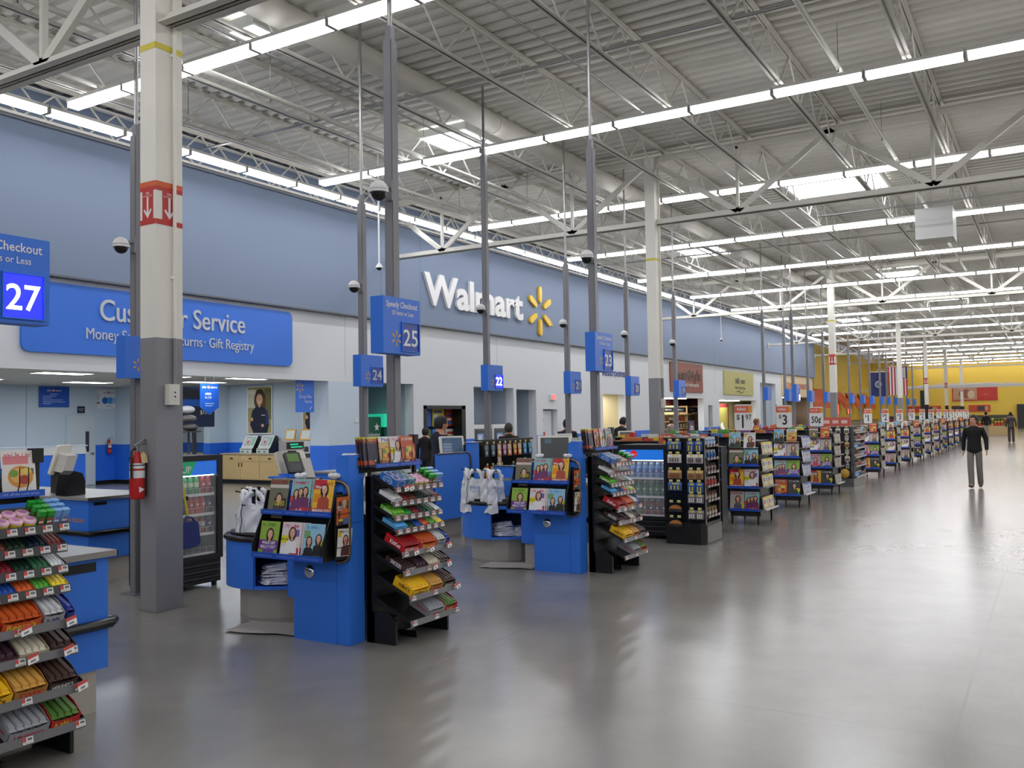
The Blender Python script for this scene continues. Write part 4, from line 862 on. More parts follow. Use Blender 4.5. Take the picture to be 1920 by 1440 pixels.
def lane_sign(x, y, num, big, lit, camz, zt, order, small=False, cam_=True, z0=None):
    nw = NW.get(num, '')
    lab = ('blue %s register sign reading %s%s' % ('speedy checkout' if big else 'square', nw, ' lit white' if lit else '')) if num else 'small blue register sign, %s' % order
    pt = thing('sign_pole', ('grey square pole carrying the register sign reading %s' % nw) if num else 'grey pole of the small blue sign, %s' % order, 'pole', (x, y, 0))
    pw = .095; b = MB(); b.box(-pw/2, -pw/2, 0, pw/2, pw/2, zt, polegrey); b.build('tube', pt, bevel=.008)
    b = MB(); b.cyl((0, 0, zt), (0, 0, 7.62), .022, galv if zt < 6 else polegrey, n=8); b.box(-.03, -.03, zt-.05, .03, .03, zt+.12, polegrey); b.build('conduit', pt)
    b = MB(); b.box(-.11, -.11, 0, .11, .11, .01, polegrey); b.build('base_plate', pt)
    # sign box
    if big: wL, wR, d0, d1, za, zb_ = -.37, .14, -.19, -.055, 2.35, 2.83
    else: wL, wR, d0, d1, za, zb_ = -.28, .20, -.2, -.055, 2.27, 2.71
    if num == '27': wL, wR = -.17, .40
    if z0: zb_ = z0+zb_-za; za = z0
    if z0 and big and num == '': za -= .1
    t = thing('register_sign', lab, 'sign', (x, y, za), 0, None if num else 'far register signs'); H_ = zb_-za
    b = MB(); h0, h1 = -pw/2-.002, pw/2+.002
    b.box(wL, d0, 0, wR, d1, H_, bluesign); b.box(-.06, d1, .08, .06, -.05, H_-.08, polegrey)
    b.build('box', t)
    if not num and not lit: return
    b = MB(); b.M = FRONT(0, d0-.001, 0); W_ = wR-wL
    if big:
        b.text('Speedy Checkout', (wL+wR)/2, H_-.085, .072, lettersw, .001, 'c', .012, W_*.84); b.text('20 Items or Less', (wL+wR)/2+.01, H_-.15, .055, lettersw, .001, 'c', .004, W_*.58)
    b.build('lettering', t) if big else None
    b = MB(); b.M = FRONT(0, d0-.001, 0)
    if num == '27': X_a, X_b, zc0, zc1 = .135, .36, .03, .27
    elif big: X_a, X_b, zc0, zc1 = -.12, .115, .03, .27
    else: X_a, X_b, zc0, zc1 = -.05, .185, .05, .27
    if num:
        b.rect(X_a, zc0, X_b, zc1, .0012, litnum if lit else darkblue); b.text(num, (X_a+X_b)/2, zc0+.045, .2, litw if lit else dim, .003, 'c', .008, (X_b-X_a)*.86)
        for a in ((X_a-.008, zc0-.008, X_b+.008, zc0), (X_a-.008, zc1, X_b+.008, zc1+.008), (X_a-.008, zc0, X_a, zc1), (X_b, zc0, X_b+.008, zc1)): b.box(a[0], a[1], 0, a[2], a[3], .012, bluesign)
    else: b.rect(.0, .06, .12, .24, .002, litw)
    b.build('number_panel', t)
    if num and num != '27':
        b = MB(); b.M = FRONT(0, d0-.001, 0); spark(b, X_a-.075, (zc0+zc1)/2-.02, .068, sparko, .001); b.build('spark_emblem', t)
    if cam_ and camz:
        camera_dome((x-.2, y-.02, camz), 'white dome security camera on the pole of %s' % ('register sign %s' % nw if num else 'the small blue sign, %s' % order), .15)
lane_sign(6.24, 4.95, '25', True, False, 3.77, 5.16, '')
lane_sign(10.29, 4.95, '23', True, False, 3.79, 5.2, '')
lane_sign(2.62, 5.045, '27', True, True, 0, 5.2, '')
for num, x, lit in (('26', 6.2, False), ('24', 9.9, False), ('22', 13.17, True), ('21', 16.2, False), ('20', 19.2, False), ('19', 22.25, False)):
    lane_sign(x, 8.4, num, False, lit, 3.68, 4.9 if num != '22' else 6.4, '')
for k, x in enumerate((30.6, 33.4, 37.0, 39.9, 45.5, 48.4, 51.2, 54.5, 56.9, 59.7, 65.1, 68.3)):
    lane_sign(x, 8.4, '', False, False, 3.68, 5.2, '%s past the sign reading nineteen' % ORD[k])
lane_sign(30.9, 7.5, '', True, True, 0, 5.2, 'the tall lit one', z0=2.3)
for k, (x, y) in enumerate(((15.3, 12.5), (38.9, 12.5))):
    t = thing('pendant_camera', 'white camera hanging on a thin rod from the roof, %s from the camera' % ORD[k], 'security camera', (x, y, 5.1)); b = MB(); b.cyl((0, 0, .1), (0, 0, 2.56), .02, white, n=8); b.build('rod', t); b = MB(); b.cyl((0, 0, .02), (0, 0, .12), .09, white, r1=.03, n=14); b.build('housing', t); b = MB(); b.sph((0, 0, .02), .06, blackp, n=10, z1=0); b.build('dome', t)
# ------------------------------------------------------------------ magazines
COV = [
 ('green magazine with woman in purple', (150, 185, 75), '~', (60, 130, 40), (70, 45, 30), (110, 80, 160), [('WALK OFF', .52, .33, .13, (245, 245, 245)), ('BELLY FAT', .52, .21, .13, (245, 245, 245))], [(0, .17, 1, .45, (120, 60, 140)), (.05, .03, .3, .15, (130, 190, 60)), (.36, .03, .62, .15, (110, 90, 170)), (.68, .03, .95, .15, (150, 195, 90))], .62),
 ('white magazine with woman in white', (225, 215, 215), '~', (205, 60, 130), (85, 55, 45), (240, 240, 240), [('~~', .2, .48, .12, (80, 70, 20))], [(0, .4, .38, .62, (225, 215, 50)), (.5, .05, .95, .28, (190, 60, 75)), (.05, .05, .4, .3, (240, 240, 240)), (.65, .6, .9, .8, (120, 110, 190))], .7),
 ('sky-blue magazine with embracing couple', (150, 200, 225), '~', (90, 160, 205), (75, 50, 40), (40, 40, 40), [('~~', .82, .4, .1, (60, 50, 10)), ('BLISS', .82, .28, .13, (60, 50, 10))], [(.62, .22, 1, .54, (220, 205, 60)), (0, 0, 1, .12, (60, 80, 55)), (0, .58, .3, .8, (120, 170, 120))], .55),
 ('yellow magazine with dark-haired woman', (240, 190, 60), "Woman's", (205, 50, 60), (45, 30, 28), (180, 80, 60), [('World', .3, .74, .14, (250, 250, 250)), ('MAKING YOU', .5, .06, .13, (250, 250, 250))], [(0, .72, .62, 1, (205, 55, 65)), (0, .03, 1, .18, (210, 110, 70)), (.05, .35, .5, .6, (235, 150, 40))], .72),
 ('teal magazine with three women', (150, 195, 195), '~', (215, 70, 110), (60, 40, 35), (120, 60, 110), [('~~', .5, .08, .1, (250, 240, 240))], [(.0, .05, 1, .2, (190, 60, 80)), (0, .3, .3, .5, (215, 80, 60))], .62),
 ('tabloid newspaper with red masthead', (120, 120, 100), 'ENQUIRER', (170, 35, 40), (60, 55, 50), (80, 75, 70), [('GOES', .6, .2, .2, (215, 205, 60))], [(.0, .72, 1, .82, (215, 205, 195)), (.3, .1, .95, .42, (65, 65, 55))], .4),
 ('orange magazine with figure in orange shirt', (70, 60, 55), '~', (225, 105, 40), (150, 120, 90), (225, 105, 45), [('BELLY', .27, .6, .12, (240, 240, 240)), ('FAT', .24, .5, .12, (240, 240, 240))], [(0, .84, 1, 1, (225, 100, 40)), (0, 0, .12, 1, (220, 95, 40)), (.15, .12, .45, .2, (225, 215, 60)), (.5, 0, .85, .34, (90, 110, 170))], .8),
 ('white magazine with red and grey heading', (230, 228, 225), '~', (90, 90, 95), (70, 50, 40), (90, 50, 50), [('Hot', .7, .5, .2, (190, 50, 60))], [(0, .7, .25, .95, (230, 190, 60)), (.4, .02, .7, .2, (90, 170, 90)), (.7, .1, .95, .4, (170, 40, 50))], .6),
 ('dark car magazine with orange heading', (60, 55, 70), '~', (230, 100, 40), None, None, [('~~', .3, .85, .1, (225, 220, 70))], [(0, .78, 1, .95, (110, 50, 60)), (0, .93, 1, 1, (200, 205, 60)), (.3, .18, 1, .5, (35, 40, 70)), (0, .08, .4, .22, (190, 80, 50))], 0),
 ('baking magazine with golden pie', (215, 180, 120), 'Pies', (50, 70, 150), None, None, [], [(0, .82, 1, 1, (235, 235, 235)), (0, .0, 1, .2, (170, 120, 70))], -1),
 ('pink celebrity magazine', (215, 165, 180), '~', (190, 60, 90), (90, 60, 45), (200, 70, 100), [('~~', .5, .1, .1, (250, 240, 120))], [(0, .05, 1, .2, (150, 50, 90)), (.0, .5, .3, .8, (110, 170, 210))], .6),
 ('red food magazine with orange dish', (200, 90, 55), '~', (245, 235, 210), None, None, [('~~', .3, .1, .12, (250, 245, 230))], [(0, .02, 1, .2, (160, 50, 45))], -1),
 ('dark magazine with pale face and yellow tag', (70, 70, 66), '~', (235, 235, 235), (35, 28, 25), (60, 70, 60), [('~~', .74, .3, .12, (60, 60, 10))], [(.52, .24, 1, .46, (225, 215, 55)), (.55, .05, .95, .18, (110, 160, 190))], .6),
 ('grey magazine with face and yellow burst', (190, 180, 175), '~', (190, 50, 60), (95, 65, 50), (110, 100, 120), [('~~', .6, .18, .14, (60, 60, 20))], [(.25, .12, .95, .38, (225, 220, 50)), (0, .0, 1, .08, (60, 60, 90))], .6),
 ('blue weekly with blonde woman and man', (70, 120, 175), 'Favorite Fired!', (235, 225, 70), (215, 185, 110), (190, 150, 120), [("doctor\u2019s", .42, .3, .15, (250, 250, 250)), ('busted!', .4, .17, .17, (250, 250, 250))], [(0, .12, .7, .46, (215, 50, 120)), (0, .86, 1, 1, (40, 60, 120))], .6),
 ('white magazine with colourful salad', (232, 228, 222), '~', (215, 120, 130), None, None, [], [(.05, .7, .8, .88, (220, 130, 135)), (.6, .45, .95, .6, (110, 110, 120))], -1),
]
MW, MH = .205, .268
def cover_mesh(k):
    d, bg, title, tc, hair, dress, texts, rects, face = COV[k]
    b = MB(); b.box(0, 0, 0, MW, .005, MH, P(*bg)); b.box(.001, .0049, .001, MW-.001, .0055, MH-.001, paper)
    b.M = FRONT(0, -.0004, 0); X = lambda u: u*MW; Y = lambda v: v*MH; q = .0002
    b.rect(0, 0, MW, MH, 0, P(*bg, .25))
    for i, r in enumerate(rects): b.rect(X(r[0]), Y(r[1]), X(r[2]), Y(r[3]), q*(1+i*.2), P(*r[4], .25))
    if title == '~': b.scribble(X(.5), Y(.84), MW*.8, .034, P(*tc, .3), q*6, k+3)
    else: b.text(title, X(.5), Y(.84), .045, P(*tc, .3), q*6, 'c', .01, MW*(.86 if len(title) > 4 else .6))
    if face > 0:
        cx, cy = X(.55), Y(face)
        ppl = [(cx, cy, 1)] if k not in (2, 4, 14) else [(X(.28), Y(face-.05), .8), (X(.74), Y(face+.03), .8)] + ([(X(.5), Y(face), .75)] if k == 4 else [])
        for j, (cx, cy, sc) in enumerate(ppl):
            z = q*(2+j*.6)
            b.poly([(cx-.062*sc, cy-.155*sc), (cx-.055*sc, cy-.075*sc), (cx-.018*sc, cy-.05*sc), (cx+.018*sc, cy-.05*sc), (cx+.055*sc, cy-.075*sc), (cx+.062*sc, cy-.155*sc)], z, P(*dress, .3))
            b.ell(cx, cy-.008, .042*sc, .058*sc, z+q*.1, P(*(hair if not (k == 14 and j) else (60, 40, 30)), .3), 14)
            b.rect(cx-.011*sc, cy-.06*sc, cx+.011*sc, cy-.02*sc, z+q*.2, P(215, 165, 135, .3)); b.ell(cx, cy, .026*sc, .034*sc, z+q*.3, P(228, 182, 152, .3), 14)
            for s_ in (-1, 1): b.ell(cx+s_*.010*sc, cy+.006*sc, .004*sc, .0025*sc, z+q*.4, P(50, 35, 30), 6)
            b.rect(cx-.008*sc, cy-.017*sc, cx+.008*sc, cy-.013*sc, z+q*.4, P(190, 70, 70)); b.poly([(cx-.003*sc, cy-.007*sc), (cx+.003*sc, cy-.007*sc), (cx, cy+.003*sc)], z+q*.4, P(200, 150, 120))
    elif face < 0:
        for j, (u, v, r, c) in enumerate(((.55, .42, .38, (220, 150, 60)), (.5, .45, .25, (235, 185, 100)), (.65, .35, .16, (170, 60, 40)), (.35, .5, .13, (120, 160, 60)), (.75, .55, .12, (230, 210, 80)))): b.ell(X(u), Y(v), X(r), X(r)*.85, q*(2+j*.4), P(*c, .3), 16)
    if k == 8:
        for u in (.45, .9): b.ell(X(u), Y(.2), .022, .022, q*3, P(20, 20, 22), 12); b.ell(X(u), Y(.2), .012, .012, q*3.4, P(200, 200, 205), 10)
    for t, u, v, s_, c in texts:
      if t == '~~': b.scribble(X(u), Y(v), MW*.36, s_*MH*.6, P(*c, .3), q*7, k)
      else: b.text(t, X(u), Y(v), s_*MH*.95, P(*c, .3), q*7, 'c', .015, min(MW*.92, len(t)*s_*MH*.52))
    return b.data('magazine')
CM = [cover_mesh(k) for k in range(len(COV))]
def magazine(k, loc, face, where, lean=.14, sc=1.0, group=None):
    rz = {'-y': 0, '-x': -pi/2}[face]
    o = inst(CM[k], 'magazine', COV[k][0] + ' ' + where, 'magazine', loc, (-lean, 0, rz), group); o.scale = (sc,)*3
    o.rotation_mode = 'XYZ'
    return o
rails_txt = 'Save 10% off the cover price'

# ------------------------------------------------------------------ candy
def bar_mesh(w_, d, h, col, ink, kind=0):
    b = MB(); c = P(*col, .25); i_ = P(*ink, .3)
    pf = [(.12*w_, 0), (.88*w_, 0), (w_, .4*h), (.85*w_, h), (.15*w_, h), (0, .4*h)]
    n = len(pf); ys = [0, .09*d, .12*d, .88*d, .91*d, d]; sc = [.0, 0, 1, 1, 0, 0]
    vs = []
    for y, s_ in zip(ys, sc):
        for x, z in pf: vs.append((x, y, (z*s_+(1-s_)*h*.4+(z/h-.4)*.002)))
    fs = [(r*n+k, r*n+(k+1) % n, (r+1)*n+(k+1) % n, (r+1)*n+k) for r in range(5) for k in range(n)]
    b.add(vs, [f[::-1] for f in fs], c)
    b.rect(.22*w_, .3*d, .78*w_, .72*d, h+.0006, i_); b.rect(.35*w_, .18*d, .65*w_, .24*d, h+.0006, i_)
    return b.data('candy_bar')
_bc = {}
def bars(key, *a):
    if key not in _bc: _bc[key] = bar_mesh(*a)
    return _bc[key]
def carton_mesh(w_, d, h, hf, col, txt, tcol, ts=.05, rim=None):
    b = MB(); c = P(*col, .35); t = .003
    def wall(poly, M): b.M = M; b.prism(poly, -t, 0, c); b.M = Matrix()
    b.box(0, 0, 0, w_, d, t, c)
    wall([(0, 0), (w_, 0), (w_, hf), (w_*.75, hf*.82), (w_*.25, hf*.82), (0, hf)], FRONT(0, 0, 0)); wall([(0, 0), (w_, 0), (w_, h), (0, h)], FRONT(0, d-t, 0))
    side = [(0, 0), (d, 0), (d, hf), (d*.6, h), (0, h)]
    wall(side, LEFT(0, d, 0)); wall(side, LEFT(w_-t, d, 0))
    if txt:
        if txt == '~': b.M = FRONT(0, -.0006, 0); b.scribble(w_/2, hf*.3, w_*.7, hf*.4, P(*tcol, .3), 0, 5); b.M = Matrix(); return b.data('candy_carton')
        b.M = FRONT(0, -.0006, 0); b.text(txt, w_/2, hf*.24, ts, P(*tcol, .3), 0, 'c', .02, w_*.74)
        b.M = LEFT(-.0006, d, 0); b.text(txt, d*.55, h*.36, ts, P(*tcol, .3), 0, 'c', .02, d*.55)
        if rim: b.ell(d*.55, h*.5, d*.36, h*.33, -.0002, P(*rim, .3), 18)
    b.M = Matrix()
    return b.data('candy_carton')
_cc = {}
def tin_mesh():
    b = MB(); b.lathe([(.001, 0), (.034, 0), (.036, .006), (.036, .026)], (0, 0, 0), P(240, 215, 60), 16); b.lathe([(.037, .026), (.037, .036), (.030, .042), (.001, .042)], (0, 0, 0), P(235, 190, 210), 16)
    b.M = Matrix.Translation((0, 0, .0425)); b.ell(0, 0, .02, .02, 0, P(200, 130, 180), 14); return b.data('gum_tin')
def gbot_mesh(cap, body, lab):
    b = MB(); b.prism(rrect(-.021, -.016, .021, .016, .008, 3), 0, .062, P(*body, .25)); b.prism(rrect(-.0215, -.0165, .0215, .0165, .008, 3), .062, .088, P(*cap, .3)); b.M = FRONT(0, -.0163, 0); b.poly([(-.016, .01), (.01, .012), (.016, .05), (-.008, .045)], .0003, P(*lab)); b.rect(-.014, .02, .012, .032, .0006, paper); return b.data('gum_bottle')
TIN = tin_mesh(); GB1 = gbot_mesh((40, 165, 55), (50, 120, 50), (200, 50, 50)); GB2 = gbot_mesh((110, 165, 225), (120, 165, 220), (120, 110, 180))
def tag_mesh(wd, ht, red):
    b = MB(); b.M = FRONT(0, 0, 0); b.prism([(0, 0), (wd, 0), (wd, ht), (0, ht)], 0, .0012, paper); b.rect(0, ht*.35, wd*.34, ht, .0016, P(*red)); b.rect(wd*.45, ht*.45, wd*.9, ht*.85, .0016, P(110, 110, 115)); b.rect(wd*.08, ht*.12, wd*.9, ht*.22, .0016, P(150, 150, 155)); return b.data('price_tag')
TAG = tag_mesh(.055, .034, (200, 70, 60))
def flag_mesh():
    b = MB(); b.M = FR((0, -.03, 0), (1, 0, 0), (0, .3, 1)); b.prism([(0, -.03), (.085, -.01), (.085, .055), (0, .035)], 0, .0012, paper); b.poly([(0, .01), (.085, .03), (.085, .055), (0, .035)], .0016, P(195, 60, 50)); b.poly([(.02, -.015), (.06, -.005), (.06, .01), (.02, 0)], .0016, P(120, 120, 125)); return b.data('sale_tag')
FLAG = flag_mesh()
SH = [(1.23, .0), (1.115, .02), (1.0, .01), (.895, -.01), (.72, -.07), (.57, -.08), (.38, -.14), (.185, -.15)]
TL = rad(25)
SHN = ['top', 'second', 'third', 'fourth', 'fifth', 'sixth', 'seventh', 'bottom']
PACKS = {1: [((225, 225, 228), .12, 'white'), ((150, 60, 60), .11, 'dark red'), ((120, 75, 60), .10, 'brown'), ((40, 60, 50), .11, 'black-green'), ((30, 45, 60), .11, 'blue-black'), ((120, 50, 55), .09, 'maroon')],
         2: [((110, 185, 60), .15, 'bright green'), ((60, 150, 80), .11, 'green'), ((130, 45, 55), .10, 'crimson'), ((35, 60, 50), .10, 'forest green'), ((60, 110, 80), .10, 'mint green'), ((215, 220, 222), .08, 'silver')],
         3: [((90, 165, 220), .15, 'light blue'), ((40, 75, 55), .11, 'dark green'), ((45, 85, 165), .10, 'blue'), ((205, 100, 55), .10, 'orange'), ((95, 170, 70), .09, 'green'), ((225, 200, 60), .10, 'yellow')]}
BOXES = {4: [(.01, .23, (200, 30, 35), 'KitKat', (245, 240, 240), (150, 20, 25), (240, 220, 220), 'red wafer'), (.245, .215, (215, 85, 35), "Reese's", (240, 205, 60), (200, 90, 40), (235, 200, 60), 'orange peanut butter'), (.47, .12, (165, 165, 170), '~', (40, 60, 140), (205, 208, 212), (60, 80, 160), 'silver mint'), (.595, .05, (40, 60, 150), '', (255, 255, 255), (40, 60, 150), (220, 225, 235), 'blue')],
         5: [(.01, .17, (75, 45, 40), 'SNICKERS', (225, 225, 235), (70, 45, 45), (60, 80, 170), 'brown'), (.185, .145, (70, 45, 60), '', (220, 220, 230), (75, 50, 65), (190, 180, 220), 'purple-brown'), (.335, .165, (190, 180, 155), '', (60, 60, 60), (225, 220, 200), (40, 45, 60), 'cream coloured cookie'), (.505, .14, (60, 40, 40), '', (220, 220, 220), (70, 50, 48), (220, 220, 225), 'dark chocolate')],
         6: [(.03, .235, (245, 190, 30), 'm&m\u2019s', (70, 40, 30), (245, 195, 40), (70, 40, 30), 'yellow peanut'), (.27, .18, (175, 125, 60), 'TWIX', (200, 30, 40), (210, 160, 80), (190, 30, 40), 'gold'), (.455, .165, (55, 38, 36), 'HERSHEY\u2019S', (230, 230, 230), (75, 55, 50), (225, 225, 230), 'brown and white')],
         7: [(.235, .22, (150, 152, 158), '3 Musketeers', (190, 40, 50), (165, 168, 175), (60, 70, 160), 'silver'), (.46, .17, (195, 35, 40), '~', (235, 210, 60), (90, 130, 60), (230, 200, 60), 'red fruit')]}
def candy_rack(ox, oy, who, full=True):
    R_ = thing('candy_rack', 'black sloped-shelf candy rack ' + who, 'rack', (ox, oy, 0)); W_ = .66
    b = MB(); b.box(0, .24, .02, W_, .29, 1.33, black); 
    for x in (0, W_-.03): b.box(x, .215, 0, x+.03, .295, 1.335, black)
    for k in range(12): b.box(.04, .236, .25+k*.09, W_-.04, .24, .255+k*.09, blackp)
    b.build('back_panel', R_)
    b = MB()
    b.M = LEFT(0, .29, 0); b.prism([(0, 0), (.29, 0), (.29, .19), (.22, .25), (0, .25)], -.022, 0, black); b.M = LEFT(W_-.022, .29, 0); b.prism([(0, 0), (.34, 0), (.34, .12), (.22, .25), (0, .25)], -.022, 0, black); b.M = Matrix(); b.box(.02, .2, .03, W_-.02, .24, .16, black); b.box(.3, .02, .0, .32, .2, .05, black)
    b.build('base', R_)
    for s_, (zf, yf) in enumerate(SH):
        D = (.235-yf)/cos(TL)-.01
        M = FR((0, yf, zf), (1, 0, 0), (0, cos(TL), sin(TL)))
        b = MB(); b.M = M; b.box(0, 0, -.006, W_, D, 0, black)
        for x in (0, W_-.004): b.box(x, .02, 0, x+.004, D, .02, black)
        b.M = Matrix(); b.bar((0, yf-.004, zf+.0), (W_, yf-.004, zf+.0), .006, .046, dgrey if s_ < 4 else railgrey, up=(0, .25, 1)); b.bar((0, yf-.002, zf-.024), (W_, yf-.002, zf-.024), .012, .006, railgrey)
        sh = b.build('shelf', R_)
        n_ = 7 if s_ < 4 else 3
        for k in range(n_):
            x = .02+k*(W_-.08)/(n_-1)
            if s_ == 0 and k in (1, 2): continue
            o = bpy.data.objects.new('price_tag', TAG); C.objects.link(o); o.parent = sh; o.location = (x, yf-.0135, zf-.018); o.rotation_euler = (rad(-14), 0, 0)
        fx = {0: (.09, .16), 4: (.12, .33, .58), 5: (.36, .56), 6: (.60,)}.get(s_, ())
        for x in fx:
            o = bpy.data.objects.new('sale_tag', FLAG); C.objects.link(o); o.parent = sh; o.location = (x, yf-.016, zf); o.scale = (.7,)*3
        T = Matrix.Translation((ox, oy, 0)) @ M
        rot = (TL, 0, 0)
        def at(x, y, z=.001): return tuple(T @ Vector((x, y, z)))
        if s_ == 0:
            for x, w_, c, nm in ((.005, .155, (45, 110, 190), 'blue'), (.165, .10, (70, 130, 150), 'teal')):
                key = ('tub', w_)
                if key not in _cc:
                    b = MB()
                    for k in range(2):
                        r = .05 if w_ > .12 else .04; b.M = FR((.0, .03, .0), (1, 0, 0), (0, 1, 0))
                    b.M = Matrix(); b.box(0, 0, 0, w_, .17, .075, P(*c, .3)); b.M = FRONT(0, 0, 0)
                    b.ell(w_*.5, .042, w_*.3, .032, .001, paper, 16); b.ell(w_*.5, .042, w_*.26, .027, .0015, P(*c, .3), 16); b.M = LEFT(0, .17, 0); b.ell(.085, .04, .05, .026, .001, P(225, 235, 245), 16); b.ell(.085, .04, .045, .021, .0015, P(*c, .3), 16); b.scribble(.085, .032, .06, .018, paper, .002, 3)
                    b.M = Matrix()
                    for k in range(2):
                        for j in range(2): b.M = Matrix.Translation((w_*(.27+.46*k), .045+.08*j, .0755)); b.ell(0, 0, w_*.2, .035, 0, paper, 14); b.ell(0, 0, w_*.17, .03, .0006, P(30, 60, 120) if nm == 'blue' else P(40, 90, 80), 14)
                    _cc[key] = b.data('gum_carton', .002)
                inst(_cc[key], 'gum_carton', '%s carton of gum tubs on the top shelf of the candy rack %s' % (nm, who), 'carton', at(x, .01), rot)
            for k in range(3):
                for j in range(2): inst(TIN, 'gum_tin', 'yellow gum tin with pink lid, candy rack %s' % who, 'tin', at(.305+.074*k, .05+.075*j, .002+(.001 if j else 0)), rot, 'gum tins on the candy rack ' + who)
            for k in range(2):
                for j in range(3):
                    inst(GB1, 'gum_bottle', 'green gum bottle with red label on the candy rack %s' % who, 'bottle', at(.508+.046*k-.0, .04+.055*j), rot, 'green gum bottles on the candy rack ' + who)
                    inst(GB2, 'gum_bottle', 'pale blue gum bottle on the candy rack %s' % who, 'bottle', at(.595+.045*k, .04+.055*j), rot, 'blue gum bottles on the candy rack ' + who)
        elif s_ < 4:
            x = .005
            for i, (c, w_, nm) in enumerate(PACKS[s_]):
                h = .05 if i == 0 else .028; key = ('pk', s_, i)
                if key not in _cc: _cc[key] = carton_mesh(w_-.004, .16, h, h*.8, c, ('EXTRA' if (s_, i) == (2, 0) else ''), (245, 245, 245), .03)
                inst(_cc[key], 'gum_carton', '%s gum carton on the %s shelf of the candy rack %s' % (nm, SHN[s_], who), 'carton', at(x, .006), rot)
                n_ = 3; bw = (w_-.014)/n_
                me = bars(('g', s_, i), bw-.002, .145, .014, tuple(min(255, int(v*1.15)) for v in c), tuple(int(v*.55) for v in c))
                for k in range(n_): inst(me, 'gum_pack', '%s gum pack, %s shelf of the candy rack %s' % (nm, SHN[s_], who), 'gum pack', at(x+.005+k*bw, .012, h-.018 if i == 0 else .012), rot, '%s gum packs on the %s shelf of the rack %s' % (nm, SHN[s_], who))
                x += w_
        else:
            for i, (x, w_, c, txt, tcol, bc, bi, nm) in enumerate(BOXES[s_]):
                key = ('bx', s_, i); h = .085 if s_ in (4, 6, 7) else .05; hf = .06 if s_ != 5 else .035
                if key not in _cc: _cc[key] = carton_mesh(w_-.005, .21, h, hf, c, txt, tcol, .045 if len(txt) < 9 else .03, (160, 15, 25) if s_ == 4 and i == 0 else None)
                inst(_cc[key], 'candy_carton', '%s candy carton on the %s shelf of the candy rack %s' % (nm, SHN[s_], who), 'carton', at(x, .006), rot)
                n_ = max(1, int(w_/.04)); bw = (w_-.016)/n_
                me = bars(('c', s_, i), bw-.003, .185, .022, bc, bi)
                zz = h-.03
                for k in range(n_):
                    for lay in ((0, 1) if full else (1,)): inst(me, 'candy_bar', 'wrapped %s candy bar, %s shelf of the candy rack %s' % (nm, SHN[s_], who), 'candy bar', at(x+.006+k*bw, .012, .005 if lay == 0 else zz), rot, '%s candy bars on the %s shelf of the rack %s' % (nm, SHN[s_], who))

# ------------------------------------------------------------------ bag: a hanging plastic shopping bag
def bag_mesh(seed, w_=.2, h=.34, logo=True):
    r = random.Random(seed); b = MB(); nx, nz = 14, 14; 
    def side(sgn):
        vs = []
        for j in range(nz+1):
            v = j/nz
            for i in range(nx+1):
                u = i/nx*2-1; ww = w_/2*(.86+.18*(1-v)); th = .035*(1-u*u)*(.5+.7*(1-v))+.004
                x = u*ww; z = -h+v*h*.72
                y = sgn*th + .006*sin(u*9+v*5+seed) + .007*sin(v*11-u*4+seed*2)
                vs.append((x, y, z+.008*sin(u*6+seed)*(1-v)))
        fs = [(j*(nx+1)+i, j*(nx+1)+i+1, (j+1)*(nx+1)+i+1, (j+1)*(nx+1)+i) for j in range(nz) for i in range(nx)]
        b.add(vs, fs if sgn < 0 else [f[::-1] for f in fs], bagm, True)
    side(-1); side(1)
    for sgn in (-1, 1):                       # gathered handles
        pts = [(sgn*w_*.34, 0, -h*.30), (sgn*w_*.33, .008, -h*.2), (sgn*w_*.25, .0, -h*.09), (sgn*w_*.12, .004, -h*.01), (sgn*w_*.10, .03, -h*.06)]
        b.tube(pts, .018, bagm, 7)
        for k in range(3): b.sph((sgn*w_*(.2+.07*k)+r.uniform(-.01, .01), r.uniform(-.01, .02), -h*(.06+.07*k)), .02, bagm, (1, .6, 1.2), 7)
    if logo:
        b.M = FRONT(0, -.049, 0); b.text('Walmart', 0, -h*.56, .045, P(70, 120, 195), .0, 'c', .01, w_*.5); spark(b, w_*.32, -h*.53, .02, sparko, .0); b.rect(-w_*.25, -h*.61, w_*.2, -h*.6, 0, P(120, 155, 210)); b.rect(-w_*.15, -h*.66, w_*.12, -h*.65, 0, P(120, 155, 210)); b.M = Matrix()
    return b.data('shopping_bag')
BAGS = [bag_mesh(k, logo=(k == 0)) for k in range(3)]

